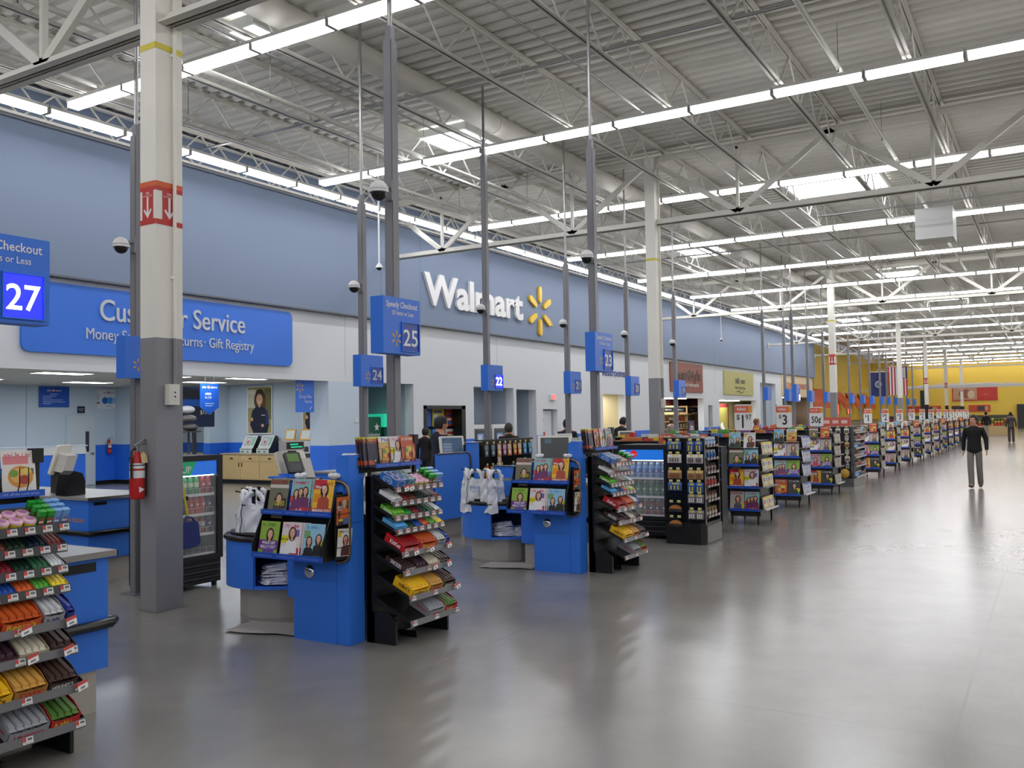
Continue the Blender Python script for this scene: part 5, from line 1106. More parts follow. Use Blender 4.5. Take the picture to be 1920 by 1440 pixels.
# ------------------------------------------------------------------ express checkout lane
def monitor(loc, rz, label, w_=.36, h=.30, tilt=.32, keypad=False, lit=False):
    t = thing('register_screen', label, 'screen', loc, rz)
    b = MB(); b.M = FR((-w_/2, 0, .02), (1, 0, 0), (0, sin(tilt), cos(tilt))); b.prism(rrect(0, 0, w_, h, .015), -.05, 0, beige); b.box(.04, .03, -.1, w_-.04, h-.05, -.05, P(190, 188, 180)); b.build('housing', t, bevel=.004)
    b = MB(); b.M = FR((-w_/2, 0, .02), (1, 0, 0), (0, sin(tilt), cos(tilt))); b.rect(.035, .035, w_-.035, h-.03, .001, P(75, 78, 78) if not lit else mat('screen_blue', (.25, .34, .45), .2, emit=.35)); b.rect(.09, h-.11, .17, h-.05, .0015, P(95, 115, 125))
    if lit:
        for k in range(4): b.rect(.05, .05+.045*k, .2, .085+.045*k, .0015, P(150, 165, 190))
    b.build('screen', t)
    b = MB(); b.box(-.12, -.02, 0, .12, .2, .03, beige); b.bar((0, .1, .02), (0, .12, .16), .08, .05, beige); b.box(-.05, .03, -.2, .05, .12, 0, dgrey); b.box(-.1, 0, -.2, .1, .18, -.185, dgrey); b.build('stand', t)
    if keypad:
        b = MB(); b.M = FR((w_/2+.004, 0, .03), (1, 0, 0), (0, sin(tilt), cos(tilt))); b.prism([(0, 0), (.13, 0), (.13, .22), (0, .22)], -.03, 0, beige)
        for i in range(4):
            for j in range(3): b.rect(.012+.038*j, .115+.025*i, .042+.038*j, .134+.025*i, .002, P(225, 215, 110)); b.rect(.012+.038*j, .012+.025*i, .042+.038*j, .03+.025*i, .002, P(90, 95, 95))
        b.build('keypad', t)
    return t
def floor_mat_(ox, oy, who):
    b = MB(); b.M = FR((ox+.22, oy+.78, 0.003), (1, .25, 0), (-.25, 1, 0)); vs = []
    for i in range(9):
        for j in range(5): vs.append((i*.05-.22+.02*sin(j*2), j*.17-.1+.03*sin(i*1.7), .006+.008*abs(sin(i*2.3+j))))
    b.add(vs, [(i*5+j, (i+1)*5+j, (i+1)*5+j+1, i*5+j+1) for i in range(8) for j in range(4)], mat('grey_mat', (.66, .64, .61), .8, bump=.3), True)
    tag(b.build('floor_mat'), 'crumpled grey cardboard mat on the floor beside the carousel ' + who, 'mat')
def express_lane(ox, oy, who, cov_top, v):
    T = thing('checkout_counter', 'blue speedy checkout counter with bag carousel ' + who, 'counter', (ox, oy, 0))
    b = MB(); b.M = FRONT(0, .13, 0); b.M = LEFT(0, .13, 0); b.prism(rrect(0, .0, .13, 1.51, .05, 5, (0, 0, 1, 0)), -.19, 0, blue); b.M = Matrix(); b.build('end_panel', T, bevel=.004)
    b = MB(); b.box(0, .131, 0, .19, .60, 1.0, blue); b.box(-.002, 0-.002, .968, .192, 0, .972, P(30, 80, 170)); b.build('pedestal', T)
    b = MB(); b.box(.25, .20, .27, 1.30, .92, .965, blue); b.box(.95, .92, .27, 1.30, 1.8, .965, blue); b.box(.19, .14, .0, .25, .6, 1.0, blue); b.box(1.0, .92, .27, 1.06, 1.78, 1.15, blue); b.build('counter_body', T)
    b = MB(); b.box(.30, .24, 0, 1.25, .9, .27, kick); b.box(.95, .9, 0, 1.25, 1.75, .27, kick); b.build('kick_plate', T)
    b = MB(); b.box(.23, .16, .965, 1.33, .92, .998, laminate); b.box(.95, .92, .965, 1.33, 1.83, .998, laminate); b.box(.99, .92, 1.15, 1.07, 1.79, 1.165, steel); b.box(.225, .155, .962, 1.335, .162, .999, steel); b.box(1.328, .155, .962, 1.336, 1.83, .999, steel); b.build('countertop', T)
    b = MB(); b.tube([(.56, .165, .55), (1.30, .165, .55), (1.345, .21, .55), (1.345, 1.8, .55)], .032, rubber, 10); b.build('bump_rail', T)
    b = MB(); b.box(1.02, .192, .88, 1.22, .2, .935, blackp); b.build('vent_slot', T)
    b = MB(); b.M = LEFT(-.002, .12, .52); b.M = Matrix(); b.sph((-.004, .07+.0, .56), .055, chrome, (.45, 1, 1), 16); b.build('door_stop_dome', T, loc=(0, .35, 0))
    # carousel
    cx, cy, r = .82, 1.52, .54; n = 26
    a0, a1 = rad(100), rad(290); oa, ob = rad(193), rad(286)
    b = MB()
    def shell(t0, t1, z0, z1, m):
        k = max(2, int((t1-t0)/rad(7)))
        b.lathe([(r, z0), (r, z1)], (cx, cy, 0), m, k, t0, t1); b.lathe([(r-.02, z1), (r-.02, z0)], (cx, cy, 0), m, k, t0, t1)
    shell(a0, oa, .28, .70, blue); shell(ob, a1, .28, .70, blue); shell(oa, ob, .28, .31, blue); shell(oa, ob, .655, .70, blue)
    b.bar((cx+r*.9*cos(a0)+.03, cy+r*.9*sin(a0), .49), (cx+r*.9*cos(a1)-.0, cy+r*.9*sin(a1), .49), .02, .40, P(30, 45, 80))  # back panel coloured near black to paint the shade inside the cabinet
    for z in (.28, .69):
        pl = [(cx+(r-.01)*cos(a0+(a1-a0)*k/n), cy+(r-.01)*sin(a0+(a1-a0)*k/n)) for k in range(n+1)]; b.prism(pl, z, z+.012, blue)
    for t in (oa, ob): b.bar((cx+(r-.01)*cos(t), cy+(r-.01)*sin(t), .28), (cx+(r-.01)*cos(t), cy+(r-.01)*sin(t), .70), .03, .03, blue)
    b.build('carousel_cabinet', T)
    b = MB(); pl = [(cx+.42*cos(a0+(a1-a0)*k/8), cy+.42*sin(a0+(a1-a0)*k/8)) for k in range(9)]; b.prism(pl, 0, .28, kick); b.build('carousel_kick', T)
    b = MB(); b.lathe([(.001, .70), (.545, .70), (.565, .715), (.565, .735), (.545, .75), (.001, .75)], (cx, cy, 0), rubber, 36); b.build('carousel_rim', T)
    b = MB(); b.lathe([(.001, .751), (.50, .751), (.505, .757), (.50, .775), (.001, .775)], (cx-.0, cy, 0), blackp, 36); b.build('turntable', T)
    posts = [(.52, 1.62), (.80, 1.85)] if v != 1 else [(.45, 1.75), (.42, 1.42)]
    arms = []
    for i, (px_, py_) in enumerate(posts):
        b = MB(); b.box(px_-.012, py_-.012, .775, px_+.012, py_+.012, 1.16, blackp)
        for z, ang in ((1.14, 2.6), (1.02, 3.3), (1.13, 4.0)):
            ex, ey = px_+.17*cos(ang), py_+.17*sin(ang)
            b.tube([(px_, py_, z), (px_+.12*cos(ang), py_+.12*sin(ang), z), (ex, ey, z+.012)], .007, blackp, 6); arms.append((px_+.1*cos(ang), py_+.1*sin(ang), z, ang, i))
        b.build('bag_post', T)
    for j, (ax, ay, z, ang, i) in enumerate(arms):
        if v == 2 and j > 2: break
        o = inst(BAGS[(j+v) % 3], 'shopping_bag', 'white plastic shopping bag on the %s bag post %s' % ('inner' if i == 0 else 'outer', who), 'bag', (ox+ax, oy+ay, z+.012), (0, 0, ang+pi/2+(.2 if j % 2 else -.3)), 'bags on the %s bag post %s' % ('inner' if i == 0 else 'outer', who)); o.scale = (1.25,)*3
    # stack of folded bags in the cabinet
    for k in range(2):
        b = MB(); rr = random.Random(k+5)
        for q in range(16):
            f = q/16; a = rr.uniform(-.25, .25)
            b.M = Matrix.Translation((.54+.15*k+rr.uniform(-.02, .02)+.03*f, 1.38-.17*k, .297+.011*q*(1 if k == 0 else .6))) @ Matrix.Rotation(.9+a, 4, 'Z') @ Matrix.Rotation(rr.uniform(-.10, .10), 4, 'X') @ Matrix.Rotation(rr.uniform(-.12, .12), 4, 'Y')
            w1 = (.19-.10*f)*rr.uniform(.85, 1.1); pl = [(x+rr.uniform(-.015, .015), y+rr.uniform(-.015, .015)) for x, y in rrect(-w1, -.12+.03*f, w1, .12-.03*f, .04, 3)]; b.prism(pl, 0, .014, bagm)
            b.M = Matrix()
        o = b.build('bag_stack', loc=(ox, oy, 0)); tag(o, 'stack of folded white bags in the cabinet %s, %s' % (who, 'front' if k == 0 else 'rear'), 'bags', kind='stuff')
    # magazine rack on the pedestal
    R_ = thing('magazine_rack', 'two-tier magazine rack with blue edges on the checkout end ' + who, 'rack', (ox, oy, 0))
    y0, y1 = .06, .80
    b = MB(); b.box(-.03, y0-.06, .69, -.002, y1, 1.0, black); b.box(-.012, y0-.02, 1.0, -.002, y1, 1.27, blue)
    for yy in (y0-.012, y1):
        b.M = FR((0, yy, 0), (1, 0, 0), (0, 0, 1)); b.prism([(-.26, .69), (0, .69), (0, 1.22), (-.09, 1.22), (-.14, 1.04), (-.26, .80)], -.012, 0, black); b.M = Matrix()
    b.box(-.25, y0, .69, -.03, y1, .70, black); b.box(-.14, y0, 1.03, -.0, y1, 1.04, black); b.build('tray', R_)
    for x, z, hh in ((-.265, .69, .045), (-.155, 1.03, .04)):
        b = MB(); b.box(x, y0-.015, z, x+.012, y1+.015, z+hh, bluerail); b.M = LEFT(x-.0006, y1, z)
        for k in range(3): b.text(rails_txt, .12+k*.25, hh*.38, .018, P(150, 180, 230), 0, 'c', 0, .2)
        b.build('blue_rail', R_)
    b = MB(); b.tube([(-.015, y1, 1.30), (-.015, .07, 1.30), (-.015, .02, 1.285), (-.015, -.012, 1.25), (-.015, -.02, 1.2), (-.015, -.02, .74), (-.015, -.005, .69), (-.015, .04, .665), (-.015, .12, .66)], .016, bronze, 10); b.build('rail_tube', R_)
    b = MB()
    for z in (.72, .97):
        b.box(-.17, -.014, z-.02, -.02, -.008, z+.24, black)
    for z in (.80, 1.06): b.tube([(-.17, -.02, z), (-.17, -.045, z), (-.03, -.045, z), (-.03, -.02, z)], .003, blackp, 5)
    b.build('end_pocket', R_)
    for k in range(3):
        yy = y0+.01+k*.245
        for z, nm, c_ in ((.706, 'lower', (2, 1, 0)), (1.046, 'upper', (3, 4, 5))):
            x = -.225 if nm == 'lower' else -.115
            magazine(c_[k], (ox+x, oy+yy+.225, z), '-x', 'in the %s rack tier %s' % (nm, who), .2, 1.03)
            if (nm, k) in (('lower', 1), ('upper', 1)):
                for q in range(3): magazine(c_[k], (ox+x+.012+.008*q, oy+yy+.205-.022*q, z+.002), '-x', 'fanned in the %s rack tier %s' % (nm, who), .2, 1.02, 'fanned magazines in the %s tier %s' % (nm, who))
    for z, c_ in ((.73, 7), (.975, 6)):
        o = magazine(c_, (ox-.165, oy-.022, z), '-y', 'in the rack end pocket %s' % who, -.02 if c_ == 6 else -.03, .80); o.rotation_euler[1] = .07 if c_ == 7 else 0
    # wire rack of magazines above the candy
    wx, wy = ox+.19, oy-.16
    R2 = thing('wire_magazine_rack', 'black wire magazine holder with blue edge above the candy rack ' + who, 'rack', (wx, wy, 0))
    b = MB(); b.box(-.0, .03, 1.40, .62, .036, 1.435, bluerail); b.M = FRONT(0, .0295, 1.40)
    for k in range(2): b.text(rails_txt, .16+k*.3, .012, .02, P(175, 195, 235), 0, 'c', 0, .25)
    b.build('blue_rail', R2); b = MB(); b.box(0, .036, 1.40, .62, .15, 1.405, black); b.box(0, .15, 1.36, .62, .155, 1.5, black); b.box(.05, .155, 1.30, .09, .165, 1.5, black); b.box(-.06, .15, 1.36, 0, .165, 1.42, black); b.box(.60, .10, 1.25, .63, .13, 1.60, black); b.box(.585, .085, 1.58, .645, .145, 1.66, black)
    for k in range(4):
        x = .02+k*.15
        for zz in (1.44, 1.54): pass
        b.tube([(x, .036, 1.435), (x, .02, 1.47), (x, .02, 1.56), (x+.05, .02, 1.56), (x+.05, .02, 1.47), (x+.05, .036, 1.435)], .0035, blackp, 5)
    b.build('wire_frame', R2)
    n_ = len(cov_top)
    for k, c_ in enumerate(cov_top):
        magazine(c_, (wx+.01+k*(.60-.2)/(n_-1), wy+.06+.012*(n_-k), 1.406), '-y', 'in the wire holder %s' % who, .12, .92)
    if n_ > 2:
        for k in range(3): magazine(8, (wx-.035-.022*k, wy+.12+.016*k, 1.406), '-y', 'fanned left of the wire holder %s' % who, .1, .92, 'fanned car magazines ' + who)
    for k, yy in enumerate((.12, .48)):
        b = MB(); rr = random.Random(k+2)
        for q in range(5): b.sph((rr.uniform(-.02, .02), rr.uniform(-.04, .04), .02+rr.uniform(0, .025)), .028, bagm, (1, 1.2, .8), 8)
        tag(b.build('crumpled_bag', loc=(ox-.015, oy+yy, 1.312)), 'crumpled white bag on the %s end of the bronze rail %s' % (('near', 'far')[k], who), 'bag')
    # paper note on the end panel
    b = MB(); b.box(ox+.06, oy+.0, 1.512, ox+.21, oy+.12, 1.516, paper); tag(b.build('paper_note'), 'white paper note on top of the blue end panel ' + who, 'paper')
    # register equipment
    monitor((ox+.52, oy+(.58 if v else .50), 1.21 if v == 1 else 1.14), -1.05 if v == 1 else -pi/2-.1, 'beige register touch screen on the counter ' + who, .42, .38, .48, keypad=(v == 1))
    if v == 2: T.scale = (1.10, 1, 1)
    if v: return floor_mat_(ox, oy, who) or T
    P_ = thing('card_reader', 'blue card reader stand with green screen on the counter ' + who, 'card reader', (ox+1.02, oy+1.62, 1.0))
    b = MB(); b.box(-.10, -.06, 0, .34, .1, .05, bluesign); b.box(-.02, -.03, .05, .05, .05, .24, bluesign); b.box(.10, -.03, .05, .30, .06, .12, bluesign); b.box(-.26, -.05, .245, .02, .06, .265, bluesign); b.box(-.10, -.06, .24, .12, .08, .28, bluesign); b.build('bracket', P_)
    b = MB(); b.M = FR((-.09, -.04, .28), (1, -.35, 0), (.15, .5, .8)); b.prism(rrect(0, 0, .17, .23, .02), 0, .03, dgrey); b.rect(.025, .12, .145, .21, .031, P(95, 135, 60)); b.rect(.03, .02, .14, .1, .031, P(70, 74, 76)); b.build('pin_pad', P_)
    Dp = thing('pole_display', 'small customer display on a grey post of the counter ' + who, 'display', (ox+1.12, oy+1.72, 1.0))
    b = MB(); b.box(-.03, -.03, 0, .03, .03, .50, dgrey); b.box(-.1, -.08, 0, .1, .1, .02, dgrey); b.build('post', Dp); b = MB(); b.box(-.13, -.045, .50, .13, .05, .60, P(195, 193, 186)); b.M = FRONT(0, -.046, 0); b.rect(-.12, .515, .12, .585, 0, P(18, 24, 24)); gm = mat('vfd_green', (.1, .7, .5), .4, emit=1.0); b.rect(-.07, .556, .04, .57, .001, gm); b.rect(-.06, .53, .1, .543, .001, gm); b.build('display_head', Dp)
    Wp = thing('monitor_back', 'beige wedge-shaped register screen seen from behind on the counter ' + who, 'screen', (ox+1.24, oy+1.72, 1.0))
    b = MB(); b.M = FR((-.2, 0, .1), (1, 0, 0), (0, .35, .94)); b.prism(rrect(0, 0, .4, .42, .03), -.03, .0, beige); b.box(.05, .05, 0, .35, .3, .10, P(205, 202, 194)); b.M = Matrix(); b.bar((0, .02, 0), (0, .1, .2), .1, .08, beige); b.build('housing', Wp)
    sc = thing('hand_scanner', 'black curved scanner hood on the counter ' + who, 'scanner', (ox+1.2, oy+1.52, 1.0)); b = MB(); b.M = FR((-.1, 0, 0), (1, 0, 0), (0, 0, 1)); b.prism([(0, 0), (.22, 0), (.22, .12), (.19, .2), (.12, .23), (.05, .2), (.0, .06)], -.09, .09, blackp); b.build('hood', sc)
    floor_mat_(ox, oy, who)
    return T
WHO = {25: 'under sign twenty-five', 23: 'under sign twenty-three', 27: 'under sign twenty-seven'}
express_lane(5.52, 4.85, WHO[25], (8, 9, 1, 11), 0)
express_lane(9.27, 4.69, WHO[23], (8, 6, 1, 4), 1)
express_lane(2.16, 4.94, WHO[27], (1, 14, 15), 2)
candy_rack(5.70, 4.53, WHO[25]); candy_rack(9.45, 4.37, WHO[23], False); candy_rack(2.38, 4.70, WHO[27])
# ------------------------------------------------------------------ aisle-end magazine racks
def book_mesh(c1, c2, c3, t=.022, h=.20, w_=.14):
    b = MB(); b.box(0, 0, 0, w_, t, h, P(*c1)); b.box(.002, .002, .002, w_+.0005, t-.002, h+.0005, paper)
    b.M = FRONT(0, -.0005, 0); b.rect(0, h*.82, w_, h, 0, P(*c2)); b.rect(.01, h*.45, w_*.6, h*.75, 0, P(*c3)); b.rect(w_*.62, h*.1, w_*.95, h*.4, .0, P(*c2)); b.rect(.01, h*.08, w_*.5, h*.16, 0, P(*c3)); return b.data('paperback')
BK = [('red and yellow puzzle book', book_mesh((225, 215, 200), (235, 215, 60), (190, 50, 60))), ('teal and yellow puzzle book', book_mesh((225, 220, 205), (230, 210, 60), (90, 180, 190))),
      ('white book with blue band', book_mesh((225, 228, 235), (50, 90, 190), (120, 140, 195), h=.22)), ('grey paperback', book_mesh((185, 180, 175), (150, 145, 140), (120, 115, 115))), ('pale pink paperback', book_mesh((210, 195, 190), (170, 150, 150), (140, 110, 110)))]
ROWN = ['bottom', 'middle', 'upper', 'top']
CO = [[(3, 0.0)], ]
CSETS = [[(15-2, 4), (3, 1), (5, 2), (2, 7)], [(11, 12), (4, 0), (1, 13), (2, 9)], [(3, 12), (10, 0), (1, 13), (5, 11)], [(10, 13), (13, 1), (0, 3), (2, 7)]]
def mag_rack(x, y, k, desc, books=True, near=True):
    R_ = thing('magazine_rack', 'black aisle-end magazine rack with blue shelf edges, ' + desc, 'rack', (x, y, 0)); D, W_ = .78, .50
    b = MB(); b.box(.05, .02, .2, D-.02, W_, 1.36, black); b.box(.05, W_-.02, .2, D, W_+.03, 1.42, black); b.box(D-.03, -.02, .2, D, .02, 1.38, black); b.build('body', R_)
    for i, z in enumerate((.22, .585, .945)):
        b = MB(); b.M = FR((0, 0, 0), (1, 0, 0), (0, 0, 1)); b.M = Matrix(); b.box(-.03, .0, z, .05, W_, z+.008, black); b.box(-.042, -.005, z, -.03, W_, z+.042, bluerail); b.M = LEFT(-.0425, W_, z)
        for q in range(2): b.text(rails_txt, .16+q*.28, .009, .016, P(120, 150, 215), 0, 'c', 0, .2)
        b.M = Matrix(); b.box(.045, 0, z-.09, .05, W_, z, dgrey); b.build('blue_shelf', R_)
    b = MB(); b.box(-.01, 0, 1.235, .05, W_, 1.243, black); b.build('top_shelf', R_)
    for i, z in enumerate((.24, .60, .86, 1.13)):
        b = MB(); b.box(.02, -.10, z, D-.02, .02, z+.006, P(120, 120, 122)); b.box(.02, -.105, z-.006, D-.02, -.10, z+.024, railgrey if i else paper); b.build('side_shelf', R_)
    for lx, ly in ((.02, .02), (D-.06, .0), (.02, W_-.05), (D-.06, W_-.05)):
        b = MB(); b.box(lx, ly, 0, lx+.03, ly+.03, .2, black); b.build('leg', R_)
    cs = CSETS[k % 4]
    for i, z in enumerate((.232, .597, .957, 1.245)):
        for j in range(2):
            c_ = cs[i][j]
            magazine(c_, (x-.022 if i < 3 else x-.0, y+W_-.012-.243*j, z), '-x', '%s row, rack %s' % (ROWN[i], desc), .16, 1.14 if i < 3 else .95)
    if books:
        bi = (0, 2, 3, 3, 4)[min(k, 4)]
        for i, z in enumerate((.248, .608, .868, 1.138)):
            for j in range(2):
                for q in range(2):
                    nm, me = BK[bi if not (bi == 0 and q) else 1]
                    inst(me, 'paperback', '%s, %s side shelf, rack %s' % (nm, ('bottom', 'second', 'third', 'top')[i], desc), 'book', (x+.03+.148*q+.296*j, y-.075+.004*q, z), (-.12, 0, 0), '%ss on the %s side shelf %s' % (nm, ('bottom', 'second', 'third', 'top')[i], desc))
def price_sign(x, y, z, txt, head, label, w_=.30, h=.43, small=False):
    t = thing('price_sign', label, 'sign', (x, y, z)); b = MB(); b.M = LEFT(0, w_/2, 0); b.prism(rrect(0, 0, w_, h, .03), -.012, 0, paper); b.build('board', t)
    b = MB(); b.M = LEFT(-.001, w_/2, 0); b.rect(0, h*.68, w_*.8, h*.95, 0, P(225, 110, 85)); b.rect(w_*.8, h*.68, w_, h*.95, 0, P(230, 165, 70)); b.text(head, w_*.4, h*.77, .07, paper, .001, 'c', .02, w_*.5) if head == 'Rollback' else b.scribble(w_*.4, h*.77, w_*.5, .05, paper, .001, 3); b.build('header', t)
    b = MB(); b.M = LEFT(-.001, w_/2, 0); k_ = P(50, 40, 40)
    if txt[0] == '$' and len(txt) > 2: b.text('$', w_*.2, h*.42, .12, k_, .001, 'c', .01); b.text(txt[1], w_*.46, h*.1, .3, k_, .001, 'c', .02, w_*(.1 if txt[1] == '1' else .18)); b.text(txt[2:], w_*.78, h*.4, .13, k_, .001, 'c', .01, w_*.32)
    elif txt[0] == '$': b.text('$', w_*.25, h*.42, .1, k_, .001, 'c', .01); b.text(txt[1:], w_*.55, h*.14, .26, k_, .001, 'c', .02, w_*(.12 if txt[1:] == '1' else .3))
    else: b.text(txt, w_*.5, h*.18, .2, k_, .001, 'c', .02, w_*.7)
    b.build('price_lettering', t); b = MB(); b.cyl((.02, w_/2-.0, -.35), (.02, w_/2-.0, h+.02), .008, blackp, n=6); b.cyl((.02, -w_/2, -.1), (.02, w_/2, -.1), .006, blackp, n=6); b.build('holder', t)
MR = [(14.62, 4.13), (17.62, 4.19), (20.6, 4.2)]
nm3 = ['first', 'second', 'third']
for k, (x, y) in enumerate(MR): mag_rack(x, y, k, '%s past the battery stand' % nm3[k])
price_sign(14.85, 4.43, 1.53, '$197', 'Rollback', 'white and orange rollback sign reading one ninety-seven on the first aisle rack'); price_sign(17.75, 4.5, 1.53, '$3', 'Rollback', 'white and orange rollback sign reading three dollars on the second aisle rack'); price_sign(20.75, 4.55, 1.51, '50\u00a2', 'Save', 'white and orange sign reading fifty cents on the third aisle rack')
FX = [25.2+3.05*k for k in range(12)]
for k, x in enumerate(FX):
    d = '%s past the film stand' % ORD[k]
    mag_rack(x+1.6, 4.2, 3 if k % 3 else 2, d, books=k < 6)
    price_sign(x+1.75, 4.5, 1.50, '$%d' % (1+k % 3), 'Save', 'small white and orange price sign on the rack %s' % d, .22, .40)
# spinner behind the battery stand
R_ = thing('magazine_rack', 'tall black magazine spinner with blue shelf edges behind the battery stand', 'rack', (13.66, 4.44, 0)); b = MB(); b.box(0, 0, .1, .28, .5, 1.3, black); b.box(.1, .2, 0, .2, .3, .1, black); b.build('body', R_)
for z in (.12, .78, 1.0, 1.22):
    b = MB(); b.box(-.05, 0, z, -.04, .5, z+.035, bluerail); b.box(-.05, 0, z, 0, .5, z+.006, black); b.build('blue_shelf', R_)
for i, z in enumerate((.79, 1.01, 1.23)):
    for j in range(2): magazine((11, 9, 13, 3, 11, 9)[i*2+j], (13.625, 4.92-.25*j, z), '-x', '%s row, spinner behind the battery stand' % ROWN[i], .1, .75)
# ------------------------------------------------------------------ battery stand
def card_mesh(c, items, ic, w_, h):
    b = MB(); b.M = LEFT(0, 0, 0); b.prism(rrect(-w_/2, -h, w_/2, 0, .008, 3), -.002, 0, P(*c)); b.rect(-w_/2+.005, -h*.3, w_/2-.005, -.004, .0004, P(*[min(255, int(v*1.25)+20) for v in c])); b.rect(-w_*.2, -h*.24, w_*.3, -h*.1, .0008, P(235, 215, 60))
    for k in range(items):
        u = -w_*.38+w_*.76*(k+.5)/items; b.M = Matrix(); r = min(.009, w_*.3/items)
        b.cyl((-.004-r, -u, -h*.9), (-.004-r, -u, -h*.42), r, P(*ic), n=8); b.cyl((-.004-r, -u, -h*.42), (-.004-r, -u, -h*.38), r*.5, steel, n=6)
    return b.data('battery_pack')
def arc_mesh():
    b = MB(); b.M = LEFT(0, 0, 0); n = 12; w_ = .2; ar = [(w_/2*cos(pi*k/n), -.09+.07*sin(pi*k/n)) for k in range(n+1)]; b.prism(ar+[(-w_/2, -.13), (w_/2, -.13)], -.002, 0, P(45, 42, 42)); ar2 = [(w_*.46*cos(pi*k/n), -.092+.06*sin(pi*k/n)) for k in range(n+1)]; b.poly(ar2+[(-w_*.3, -.1), (w_*.3, -.1)], .0006, P(190, 120, 60)); b.M = Matrix()
    for k in range(8): b.cyl((-.012, -.075+.0215*k, -.125), (-.012, -.075+.0215*k, -.08), .008, P(60, 55, 52), n=8)
    return b.data('battery_pack')
AK = {'blue': card_mesh((60, 90, 150), 3, (225, 205, 60), .20, .115), 'white': card_mesh((205, 200, 200), 4, (120, 105, 100), .20, .12), 'copper': card_mesh((160, 125, 90), 8, (150, 100, 60), .20, .12), 'arc': arc_mesh(),
      'blue small': card_mesh((50, 85, 150), 2, (220, 205, 70), .105, .14), 'white small': card_mesh((200, 190, 188), 3, (80, 75, 75), .115, .125), 'copper small': card_mesh((170, 140, 100), 4, (150, 100, 60), .11, .125), 'silver small': card_mesh((110, 110, 115), 3, (225, 222, 218), .11, .125)}
YT = MB(); YT.M = LEFT(0, 0, 0); YT.prism([(-.025, 0), (.025, 0), (.025, .035), (-.025, .035)], 0, .001, P(235, 228, 150)); YT.rect(-.02, .004, .02, .014, .0015, P(120, 120, 100)); YT = YT.data('price_tag')
bx, by = 12.05, 4.17; BW = .56
R_ = thing('battery_stand', 'black battery display stand with hanging packs beside the red-logo drink cooler', 'stand', (bx, by, 0))
b = MB(); b.prism([(0, BW), (0, .06), (.05, 0), (.70, 0), (.70, BW)], 0, .30, black); b.box(.08, -.012, .02, .70, -.0, .26, P(95, 93, 92)); b.build('base', R_)
b = MB(); b.box(.04, .0, .30, .08, BW, 1.47, blackp); b.box(.08, .1, .30, .66, BW, 1.47, black); b.box(.08, 0, .3, .1, .1, 1.47, black); b.box(.66, -.0, .3, .69, .12, 1.49, black); b.box(.03, .225, .3, .05, .235, 1.47, dgrey); b.box(.0, .3, 1.45, .7, BW+.02, 1.48, black); b.build('body', R_)
ROWB = [(1.43, 'blue', 'blue small'), (1.25, 'white', 'white small'), (1.03, 'copper', 'copper small'), (.86, 'blue', 'blue small'), (.70, None, 'silver small'), (.575, 'arc', None), (.48, None, 'silver small'), (.365, 'arc', None)]
for i, (z, a, s_) in enumerate(ROWB):
    spots = ([(BW-.15, a, .09), (BW-.15, None, -.0)] if a else []) + ([(.17, s_, 0), (.055, s_, 0)] if s_ else [])
    for q, (yy, kk, _) in enumerate(spots):
        if kk:
            hk = MB(); hk.cyl((.04, yy, z-.004), (-.03, yy, z), .003, steel, n=5); hk.build('hook', R_)
            for dpt in range(2): inst(AK[kk], 'battery_pack', '%s battery pack, %s row down, %s column of the battery stand' % (kk.replace(' small', ''), ORD[i], 'left' if yy > .3 else ('middle' if yy > .1 else 'right')), 'battery pack', (bx-.028+.02*dpt, by+yy, z), (0, .06, 0), '%s battery packs row %s column %s' % (kk, ORD[i], 'left' if yy > .3 else ('middle' if yy > .1 else 'right')))
        for ty in ((yy+.055, yy-.055) if (kk and yy > .3) else ((yy,) if kk else ())):
            o = bpy.data.objects.new('price_tag', YT); C.objects.link(o); o.parent = R_; o.location = (-.037, ty, z+.002)
def small_bottle(cap, col, lab):
    b = MB(); b.lathe([(.001, 0), (.02, 0), (.022, .01), (.022, .07), (.012, .085)], (0, 0, 0), P(*col, .3), 10); b.cyl((0, 0, .085), (0, 0, .12), .013, P(*cap), n=8); b.lathe([(.0225, .02), (.0225, .06)], (0, 0, 0), P(*lab), 10); return b.data('small_bottle')
SB = [small_bottle(c, k, l) for c, k, l in (((225, 228, 230), (110, 150, 205), (200, 215, 230)), ((230, 230, 235), (70, 130, 190), (60, 110, 170)), ((70, 65, 62), (170, 150, 140), (120, 110, 105)), ((215, 200, 195), (170, 60, 65), (200, 80, 80)), ((110, 80, 65), (150, 110, 90), (200, 190, 180)), ((190, 160, 110), (140, 110, 95), (215, 205, 190)))]
for i, z in enumerate((1.36, 1.18, .99, .80, .60, .38)):
    b = MB(); b.box(.11, -.01, z-.006, .66, .1, z, black); b.box(.11, -.014, z-.02, .66, -.01, z+.012, blackp); s_ = b.build('shelf', R_)
    for k in range(4):
        o = bpy.data.objects.new('price_tag', TAG); C.objects.link(o); o.parent = s_; o.location = (.15+.13*k, -.016, z-.016)
        for q in range(2): inst(SB[i], 'small_bottle', 'small bottle on the %s shelf at the aisle side of the battery stand' % ('top', 'second', 'third', 'fourth', 'fifth', 'bottom')[i], 'bottle', (bx+.17+.13*k+.045*q-.02, by+.025+.04*q, z+.001), (0, 0, 0), 'small bottles on the %s shelf of the battery stand' % ('top', 'second', 'third', 'fourth', 'fifth', 'bottom')[i])
for k in range(5):
    magazine((11, 4, 11, 9, 11)[k], (13.1+.02*k, 5.25-.13*k, 1.20), '-x', 'standing %s from the left behind the battery stand' % ORD[k], .12, 1.15)
b = MB(); b.box(13.06, 4.55, 1.16, 13.35, 5.3, 1.2, black); b.box(13.08, 4.6, 0, 13.33, 5.25, 1.16, black); tag(b.build('display_shelf'), 'black shelf carrying magazines behind the battery stand', 'shelf')
